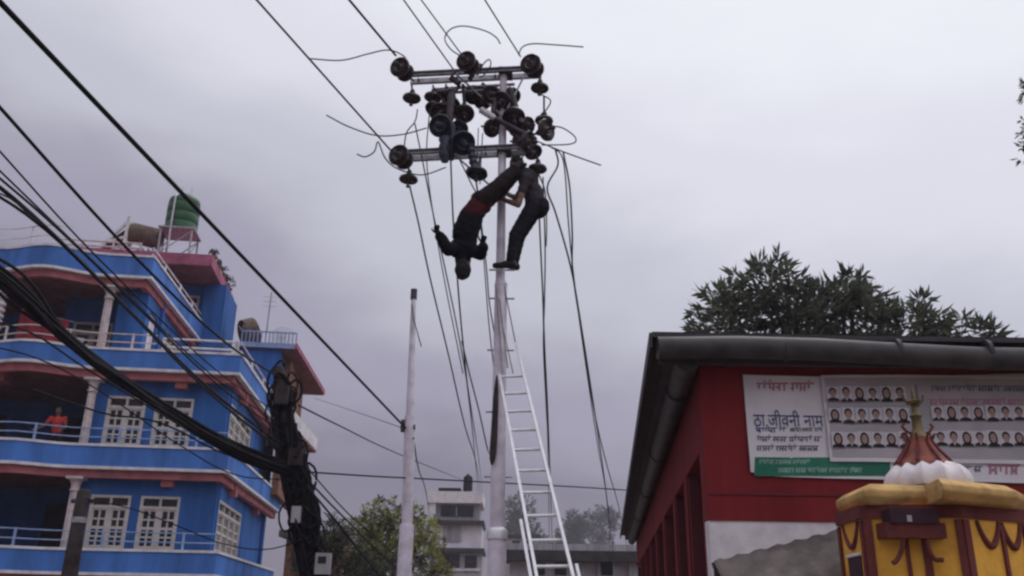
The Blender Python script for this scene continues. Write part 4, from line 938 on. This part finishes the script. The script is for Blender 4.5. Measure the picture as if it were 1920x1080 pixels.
# big navy line
fc = bpy.data.curves.new('lettering', 'FONT'); fc.body = '\u0920\u093e.\u091c\u0940\u0935\u0928\u0940 \u0928\u093e\u092e'; fc.size = .2
fo = bpy.data.objects.new('tmp', fc); COL.objects.link(fo)
dg = bpy.context.evaluated_depsgraph_get(); dg.update(); fm = bpy.data.meshes.new_from_object(fo.evaluated_get(dg)); bpy.data.objects.remove(fo)
xs = [v.co.x for v in fm.vertices]; ys = [v.co.y for v in fm.vertices]
if xs:
    a, b = bpt(1413, 800), bpt(1540, 771); sx = (b.x - a.x)/(max(xs)-min(xs)); sz = (b.z - a.z)/(max(ys)-min(ys))
    m = MB(); m.add([(a.x + (v.co.x-min(xs))*sx, BY - .016 - abs(wob(a.x + (v.co.x-min(xs))*sx, a.z + (v.co.y-min(ys))*sz)), a.z + (v.co.y-min(ys))*sz) for v in fm.vertices], [tuple(p.vertices) for p in fm.polygons])
    m.build('lettering', K['ink'], ba, world=True)
scribble(1418, 1538, 718, 734, 'ink_pink', ba, .011, 5)
scribble(1416, 1474, 802, 812, 'ink', ba, .011, 6); scribble(1480, 1540, 803, 810, 'ink_grey', ba, .011, 7)
scribble(1418, 1540, 819, 829, 'ink_grey', ba, .011, 8); scribble(1418, 1546, 836, 846, 'ink_grey', ba, .011, 9)
scribble(1422, 1520, 863, 871, 'ink_mint', ba, .014, 10); scribble(1458, 1615, 878, 887, 'ink_mint', ba, .014, 11)
scribble(1850, 1925, 872, 890, 'ink_pink', ba, .011, 12); scribble(1790, 1840, 874, 886, 'ink_grey', ba, .011, 18)
scribble(1742, 1800, 726, 736, 'ink_grey', bb, .038, 13); scribble(1800, 1930, 725, 736, 'ink_grey', bb, .038, 14)
scribble(1740, 1930, 750, 762, 'ink_pink', bb, .038, 15)
# portraits: printed head and shoulders, three looks
def portrait_mesh(kind):
    m = MB()
    def el(cx, cz, rx, rz, y, mi, a0=0, a1=2*math.pi, n=14):
        m.add([(cx + rx*math.cos(a0 + (a1-a0)*i/n), y, cz + rz*math.sin(a0 + (a1-a0)*i/n)) for i in range(n)], [tuple(range(n))], mi)
    m.add([(-.066, 0, -.075), (.066, 0, -.075), (.066, 0, .085), (-.066, 0, .085)], [(0, 1, 2, 3)], 0)
    m.add([(-.064, -.002, -.074), (.064, -.002, -.074), (.058, -.002, -.052), (.022, -.002, -.034), (-.022, -.002, -.034), (-.058, -.002, -.052)], [tuple(range(6))], 1)
    if kind == 2: el(0, .008, .046, .068, -.0025, 2)
    else: el(0, .030, .040, .046, -.0025, 2)
    el(0, .010, .031, .044, -.003, 3)
    if kind == 1: m.add([(-.012, -.003, -.036), (.012, -.003, -.036), (0, -.003, -.066)], [(0, 1, 2)], 0)
    return m.mesh('portrait', [K['photo_bg'], K['suit'], K['hair'], K['face']])
pms = [portrait_mesh(k) for k in range(3)]
cells = [(1558 + 25*i, 741) for i in range(6)] + [(1562 + 25.5*i, 781) for i in range(6)] + [(1755 + 25*i, 777) for i in range(8)] + [(1568 + 25*i, 826) for i in range(6)] + [(1735 + 24.5*i, 824) for i in range(9)]
for i, (px, py) in enumerate(cells):
    p = bpt(px, py); o = bpy.data.objects.new('portrait', pms[(i*7 + i//3) % 3]); COL.objects.link(o); o.parent = bb
    o.location = (p.x - 3.2, -.037 - .0, p.z - 3.1 - .005); o.location.y = -.0395 - max(abs(wob(p.x + q, p.z + r)) for q in (-.07, 0, .07) for r in (-.08, 0, .08)); o.scale = (1.0, 1, 1.0 + .06*((i*5) % 3 - 1))
# ================================================================== yellow shrine
SC = Vector((3.12, 6.95, 0))
shr = thing('yellow_shrine', 'yellow shrine with maroon trim, white lotus dome and brass finial', 'shrine', SC)
cor = [Vector(v) - Vector((SC.x, SC.y)) for v in ((2.57, 7.15), (2.53, 6.47), (2.985, 6.52), (2.92, 6.12), (3.60, 6.46), (3.95, 6.9), (3.72, 7.55), (3.1, 7.8))]
def ins(f): return [v*f for v in cor]
def ring(mb, f, z0, z1, mi=0): return mb.prism([(v.x, v.y, z0) for v in ins(f)], (0, 0, z1 - z0), mi)
body_w = [P(1574, 1000, 7.12), P(1620, 1000, 6.58), P(1806, 1000, 6.44), P(1925, 1000, 6.74), Vector((3.74, 7.2, 0)), Vector((3.3, 7.6, 0))]
bd = [Vector((v.x - SC.x, v.y - SC.y)) for v in body_w]
def ring2(mb, f, z0, z1): return mb.prism([(v.x*f, v.y*f, z0) for v in bd], (0, 0, z1 - z0))
ring2(MB(), 1.0, 0, 2.41).build('body', K['yellow'], shr)
ring2(MB(), 1.1, 0, .45).build('plinth', K['maroon'], shr)
ring2(MB(), 1.035, 2.31, 2.405).build('frieze', K['maroon'], shr)
cn = MB(); vs = [(v.x, v.y, 2.40) for v in ins(.93)] + [(v.x, v.y, 2.455) for v in ins(1.02)] + [(v.x, v.y, 2.50) for v in ins(1.02)] + [(v.x, v.y, 2.55) for v in ins(.9)]; n = len(cor)
fs = [tuple(range(n))[::-1], tuple(range(3*n, 4*n))] + [(k*n+i, k*n+(i+1) % n, (k+1)*n+(i+1) % n, (k+1)*n+i) for k in range(3) for i in range(n)]
co_ = cn.add(vs, fs).build('cornice', K['ochre'], shr); bv = co_.modifiers.new('b', 'BEVEL'); bv.width = .012; bv.segments = 2
# lotus dome, bell, finial
top = Vector((P(1738, 890, 6.85).x - SC.x, -.1, 0))
lt = MB(); nn = 48; prof = [(.22, 2.54), (.285, 2.57), (.30, 2.62), (.275, 2.68), (.225, 2.725), (.17, 2.74)]; vs = []; fs = []
for r, z in prof:
    for j in range(nn):
        a = 2*math.pi*j/nn; k = 1 + .05*math.cos(12*a); vs.append(top + Vector((r*k*math.cos(a), r*k*math.sin(a), z + .012*math.cos(12*a)*(z-2.54)/.2)))
for i in range(len(prof)-1):
    for j in range(nn): fs.append((i*nn+j, i*nn+(j+1) % nn, (i+1)*nn+(j+1) % nn, (i+1)*nn+j))
fs += [tuple(range(nn))[::-1], tuple((len(prof)-1)*nn+j for j in range(nn))]
lt.add(vs, fs).build('lotus_dome', K['lotus'], shr, smooth=True)
o = top + Vector((-.02, 0, 0))
MB().lathe([(.205, 2.725), (.20, 2.742), (.155, 2.79), (.115, 2.86), (.085, 2.915), (.075, 2.95)], 8, o).build('bell', K['terracotta'], shr)
for j in range(8):
    a = 2*math.pi*j/8 + .2; q = Vector((math.cos(a), math.sin(a), 0))
    MB().tube([o + q*.205 + Vector((0, 0, 2.75)), o + q*.13 + Vector((0, 0, 2.85)), o + q*.09 + Vector((0, 0, 2.92)), o + q*.11 + Vector((0, 0, 2.97)), o + q*.14 + Vector((0, 0, 2.965))], [.014, .012, .011, .010, .006], 6).build('rib', K['maroon'], shr)
MB().lathe([(.075, 2.95), (.058, 2.98), (.038, 3.02), (.034, 3.10), (.048, 3.12), (.028, 3.145), (.024, 3.20), (.055, 3.215), (.06, 3.235), (.018, 3.25), (.012, 3.31), (.005, 3.36)], 14, o).build('finial', K['gold'], shr, smooth=True)
for sx in (-1, 1):
    MB().tube([o + Vector((sx*.03, 0, 2.97)), o + Vector((sx*.09, 0, 3.0)), o + Vector((sx*.12, 0, 3.04)), o + Vector((sx*.10, 0, 3.06))], .011, 6).build('scroll', K['maroon'], shr)
    MB().tube([o + Vector((sx*.02, 0, 3.22)), o + Vector((sx*.07, 0, 3.24)), o + Vector((sx*.08, 0, 3.29))], .009, 6).build('scroll', K['gold'], shr)
MB().tube([o + Vector((.04, .02, 3.2)), o + Vector((.045, .02, 3.38))], .007, 6).build('rod', K['cap'], shr)
# maroon trim on the faces
def face_pt(i, f, z, out=.0):
    a, b = bd[i], bd[(i+1) % len(bd)]; d_ = (b - a).normalized(); n_ = Vector((d_.y, -d_.x)); p = a.lerp(b, f) + n_*out; return Vector((p.x, p.y, z))
def fstrip(i, f0, f1, z0, z1, mt='maroon', name='trim', out=.018):
    pl = [face_pt(i, f0, z0, -.005), face_pt(i, f1, z0, -.005), face_pt(i, f1, z0, out), face_pt(i, f0, z0, out)]
    MB().prism(pl, (0, 0, z1 - z0)).build(name, K[mt], shr)
def swag(i, f0, f1, z, dz, r=.017, name='swag'):
    pts = [face_pt(i, f0 + (f1-f0)*k/12, z - dz*math.sin(math.pi*k/12)**.8, .004) for k in range(13)]
    MB().tube(pts, [r*(.8 + .5*math.sin(math.pi*k/12)) for k in range(13)], 8).build(name, K['maroon'], shr)
for i in range(6):
    fstrip(i, .0, .09, .5, 2.3); fstrip(i, .93, 1.0, .5, 2.3)
swag(0, .2, .82, 2.30, .17); swag(2, .22, .56, 2.30, .17, .02); swag(2, .6, .9, 2.30, .17, .02); swag(3, .2, .8, 2.3, .17)
fstrip(2, .56, .61, .6, 2.28, name='stripe')
fstrip(0, .3, .8, 1.5, 2.06, 'maroon_d', 'niche', .012); fstrip(0, .28, .82, 2.065, 2.085, 'lotus', 'niche_edge', .02)
# bracketed dark plaque across the front re-entrant
c0_, c1_ = P(1668, 985, 6.36) - SC, P(1776, 985, 6.36) - SC
def bxp(px0, px1, py0, py1, Y, th, name, mt):
    a, b = P(px0, py1, Y) - SC, P(px1, py0, Y) - SC; return MB().box(a.x, b.x, a.y, a.y + th, a.z, b.z).build(name, K[mt], shr)
bxp(1662, 1772, 980, 1008, 6.40, .16, 'plaque', 'maroon'); bxp(1672, 1758, 954, 980, 6.38, .16, 'plaque_head', 'maroon_d'); bxp(1702, 1709, 966, 978, 6.374, .006, 'plaque_mark', 'grey_w')
for px0, sg in ((1694, -1), (1738, 1)):
    pts = [P(px0, 1006, 6.42), P(px0 + sg*4, 1030, 6.42), P(px0 + sg*14, 1048, 6.42), P(px0 + sg*30, 1050, 6.42)] if sg > 0 else [P(px0, 1006, 6.42), P(px0 - 3, 1030, 6.42), P(px0 - 12, 1050, 6.42), P(px0 - 20, 1056, 6.42)]
    MB().tube([q - SC for q in crom(pts, 5)], .017, 8).build('scroll', K['maroon'], shr)
fstrip(1, .57, .65, .6, 2.2, name='stripe'); fstrip(1, .40, .44, .6, 2.2, name='stripe')
# ================================================================== trees
def leaf_quad(m, p, a, l, wd, r):
    b = a.cross(Vector((r.gauss(0,1), r.gauss(0,1), r.gauss(0,1)))); b = b.normalized()*wd if b.length > 1e-5 else a.orthogonal().normalized()*wd
    q = p + a*l; mid = p + a*l*.5
    m.add([p, mid + b, q, mid - b], [(0, 1, 2, 3)])
def rosette(m, p, ax, n, l, r, droop=.25):
    ax = Vector(ax).normalized()
    for k in range(n):
        d = (ax*r.uniform(.25, 1.1) + Vector((r.gauss(0,1), r.gauss(0,1), r.gauss(0,1)))*.55).normalized(); d.z -= droop*r.random(); d.normalize()
        leaf_quad(m, p + d*l*.1, d, l*r.uniform(.65, 1.2), l*.105, r)
def tree(name, label, base, lobes, seed, n_ros, leaf_l, mt, trunk_r=.22, per=9, mt2=None, group=None, bias=.55):
    """tapered trunk, limbs to every lobe, leaf clusters spread through the lobes"""
    r = random.Random(seed); base = Vector(base); t = thing(name, label, 'tree', base, 0, group)
    ctr = sum((Vector(c) for c, _ in lobes), Vector())/len(lobes) - base; fork = Vector((ctr.x*.35, ctr.y*.35, ctr.z*.5))
    MB().tube(crom([(0, 0, 0), (fork.x*.3 + .06, fork.y*.3, fork.z*.5), fork], 5), [trunk_r*(1.15 - .5*i/10) for i in range(11)], 10).build('trunk', K['bark'], t, smooth=True)
    lm = MB(); cr1 = MB(); cr2 = MB(); tot = sum(x.x*x.y*x.z for _, x in [(c, Vector(q)) for c, q in lobes])
    for c, q in lobes:
        c = Vector(c) - base; q = Vector(q)
        mid = fork.lerp(c, .5) + Vector((r.gauss(0, .1), r.gauss(0, .1), .1)); lm.tube(crom([fork, mid, c], 4), [trunk_r*(.6 - .05*i) for i in range(9)], 7)
        for k in range(6):
            d = Vector((r.gauss(0,1), r.gauss(0,1), r.gauss(0,1))).normalized(); e = c + Vector((d.x*q.x, d.y*q.y, d.z*q.z))*.85
            lm.tube(crom([c, c.lerp(e, .5) + Vector((0, 0, .05)), e], 3), [trunk_r*.16*(1 - .12*i) for i in range(7)], 5)
        m_ = max(12, int(n_ros * (q.x*q.y*q.z)/tot))
        for k in range(m_):
            d = Vector((r.gauss(0,1), r.gauss(0,1), r.gauss(0,1))).normalized(); rr = r.random()**bias * r.uniform(.9, 1.12)
            p = c + Vector((d.x*q.x, d.y*q.y, d.z*q.z))*rr; out = Vector((d.x/q.x, d.y/q.y, d.z/q.z)).normalized() + Vector((0, 0, .35))
            rosette(cr2 if (mt2 and r.random() < .4) else cr1, p, out, per, leaf_l, r)
    lm.build('limbs', K['bark'], t, smooth=True); cr1.build('crown', K[mt], t)
    if mt2: cr2.build('crown', K[mt2], t)
    return t
def lobe(px, py, Y, rx, ry, rz): return (P(px, py, Y), (rx, ry, rz))
tree('broadleaf_tree', 'dark broadleaf tree with pointed leaf clusters rising behind the red hut roof', (7.2, 20, 0),
     [lobe(1440, 548, 20, .95, .9, .85), lobe(1360, 592, 20, .75, .8, .75), lobe(1335, 640, 19.6, .65, .7, .45), lobe(1490, 600, 19.6, 1.0, .9, .9), lobe(1580, 590, 20, 1.05, .9, .85), lobe(1600, 540, 20.4, .5, .5, .55), lobe(1690, 618, 20, 1.0, .9, .6), lobe(1730, 590, 20.5, .45, .5, .45), lobe(1800, 632, 20, .75, .8, .45), lobe(1850, 640, 20.3, .4, .5, .3), lobe(1560, 668, 19.5, 2.4, .9, .3)],
     21, 820, .36, 'leaf', .2, 8, 'leaf_d', bias=.38)
tree('drooping_tree', 'sparse tree whose drooping twigs hang high beyond the red hut', (11.6, 14.5, 0),
     [lobe(2080, 200, 14.2, 1.1, .8, 1.1), lobe(1925, 175, 14, .16, .2, .2), lobe(1925, 240, 14, .12, .2, .25), lobe(1922, 285, 14, .16, .2, .14)], 5, 260, .14, 'leaf', .16, 6)
tree('green_tree', 'rounded yellow green tree beyond the leaning pole, beside the pale far house', (-5.4, 40, 0),
     [lobe(735, 975, 40, 1.5, 1.2, .95), lobe(690, 1010, 39.6, 1.2, 1.1, 1.0), lobe(790, 1020, 40, 1.1, 1.1, 1.1), lobe(720, 1050, 39.3, 1.8, 1.2, 1.0), lobe(660, 1060, 39, 1.1, 1.1, 1.0), lobe(810, 1075, 40, .9, 1, .9)], 9, 1500, .26, 'leaf_y', .24, 8, 'leaf_d')
tree('dark_shrub', 'dark scrubby bush behind the leaning cable pole', (-5.0, 24, 0), [lobe(640, 1030, 24, .7, .6, .65), lobe(600, 1060, 24, .7, .6, .6), lobe(690, 1075, 24, .8, .7, .5), lobe(625, 985, 24, .35, .4, .4)], 12, 520, .18, 'leaf_d', .1, 8, 'leaf')
tree('hazy_tree', 'hazy far tree standing between the ladder and the steel pole', (P(975, 1000, 230).x, 230, 0), [lobe(972, 972, 230, 4.2, 3.5, 5.8), lobe(965, 1010, 230, 4, 3.5, 4.2), lobe(992, 1015, 230, 4.2, 3.5, 3.8)], 31, 420, 1.6, 'leaf_far', .4, 7, None, 'far trees beyond the roofs')
tree('hazy_tree', 'hazy far dark tree just beyond the ladder', (P(1082, 1000, 250).x, 250, 0), [lobe(1084, 982, 250, 3.6, 3.2, 3.2), lobe(1072, 1005, 250, 4, 3.4, 3.8), lobe(1060, 1025, 250, 5, 3.4, 2.5)], 32, 380, 1.6, 'leaf_far', .4, 7, None, 'far trees beyond the roofs')
tree('hazy_tree', 'palest far tree with loose crown beside the hut eave', (P(1130, 1000, 280).x, 280, 0), [lobe(1128, 968, 280, 4.8, 3.4, 2.6), lobe(1118, 995, 280, 3, 3, 3.6), lobe(1146, 982, 280, 2.6, 3, 2.6), lobe(1130, 1015, 280, 3.6, 3, 3.2)], 33, 240, 1.7, 'leaf_far', .4, 7, None, 'far trees beyond the roofs')
# ================================================================== far buildings
fh = thing('pale_far_house', 'pale three storey far house with white flat roof and black tank', 'house', (P(852, 1000, 80).x, 82.5, 0))
def fb(px0, px1, py0, py1, Y, th, name, mt, parent=fh):
    a, b = P(px0, py1, Y) - parent.location, P(px1, py0, Y) - parent.location
    if py1 >= 1080: a.z = 0 - parent.location.z
    return MB().box(a.x, b.x, a.y, a.y + th, a.z, b.z).build(name, K[mt], parent)
fb(800, 906, 922, 942, 80, 6, 'roof_slab', 'lotus'); fb(812, 900, 942, 978, 81, 5, 'upper_wall', 'grey_w'); fb(804, 817, 942, 964, 80.2, .4, 'column', 'lotus')
w1 = fb(826, 888, 948, 968, 80.9, .1, 'window', 'glass'); fb(855, 857, 948, 968, 80.85, .05, 'window_bar', 'white')
fb(802, 908, 976, 982, 79.8, 6, 'floor_slab', 'roof_dk'); fb(806, 904, 982, 1028, 80.6, 5, 'middle_wall', 'vinyl'); fb(830, 864, 984, 1016, 80.5, .1, 'shutter', 'grey_w')
fb(838, 846, 986, 1014, 80.45, .05, 'shutter_bar', 'concrete'); fb(866, 868, 984, 1016, 80.5, .1, 'jamb', 'white')
fb(802, 908, 1028, 1034, 79.8, 6, 'floor_slab', 'roof_dk'); fb(806, 904, 1034, 1085, 80.8, 5, 'lower_wall', 'vinyl_g'); fb(832, 862, 1038, 1064, 80.7, .1, 'window', 'glass'); fb(871, 894, 1042, 1072, 80.7, .1, 'door', 'glass'); fb(826, 900, 1066, 1070, 80.6, .15, 'sill', 'white')
fb(822, 864, 915, 922, 81.5, 2, 'solar_panel', 'black')
t_ = thing('black_water_tank', 'black plastic water tank on the pale far house', 'tank', P(877, 921, 82))
MB().lathe([(.38, 0), (.42, .1), (.42, 1.15), (.34, 1.32), (.14, 1.4)], 18).build('tank_body', K['black'], t_, smooth=True); MB().lathe([(.14, 1.4), (.15, 1.5), (.05, 1.53)], 12).build('lid', K['black'], t_)
lr = thing('long_low_building', 'long low building with dark eave and pale wall across the far street', 'building', (P(1080, 1060, 45).x, 46, 0))
fb(946, 1215, 1034, 1050, 44.5, 3, 'roof_eave', 'roof_dk', lr); fb(940, 1220, 1022, 1034, 46.5, 4, 'roof', 'grey_w', lr); fb(955, 1205, 1050, 1085, 45.2, 2, 'wall', 'vinyl_g', lr)
for px in (1090, 1120, 1150, 1180): fb(px, px + 5, 1050, 1085, 44.9, .2, 'post', 'concrete', lr)
for px in (1000, 1040, 1128): fb(px, px + 22, 1056, 1078, 45.1, .05, 'window', 'glass', lr)
gb = thing('grey_far_block', 'grey block with flat roof between the steel pole and ladder', 'building', (P(975, 1040, 100).x, 101, 0))
fb(948, 1010, 1008, 1085, 100, 6, 'wall', 'grey_w', gb); fb(945, 1013, 1003, 1008, 99.7, 6.6, 'roof_slab', 'roof_dk', gb); fb(960, 975, 1014, 1026, 99.9, .1, 'window', 'glass', gb); fb(985, 1000, 1014, 1026, 99.9, .1, 'window', 'glass', gb)
ss = thing('brown_shed', 'brown walled shed with tin roof behind the leaning cable pole', 'shed', (P(575, 1040, 30).x, 32, 0))
fb(530, 640, 1005, 1085, 31, 2, 'wall', 'brown', ss); fb(522, 648, 995, 1006, 30.6, 3, 'roof', 'awning', ss); fb(545, 575, 1030, 1070, 30.95, .1, 'window', 'glass', ss); fb(588, 625, 1040, 1085, 30.95, .1, 'door', 'grey_w', ss)
# ================================================================== air
hz = bpy.data.materials.new('haze'); hz.use_nodes = True; t = hz.node_tree; t.nodes.remove(t.nodes['Principled BSDF'])
pv = t.nodes.new('ShaderNodeVolumePrincipled'); pv.inputs['Color'].default_value = (.80, .76, .87, 1); pv.inputs['Density'].default_value = .0008; pv.inputs['Anisotropy'].default_value = .2
t.links.new(pv.outputs[0], t.nodes['Material Output'].inputs['Volume'])
MB().box(-335, 335, -125, 425, -1.3, 46).build('haze', hz, kind='stuff')
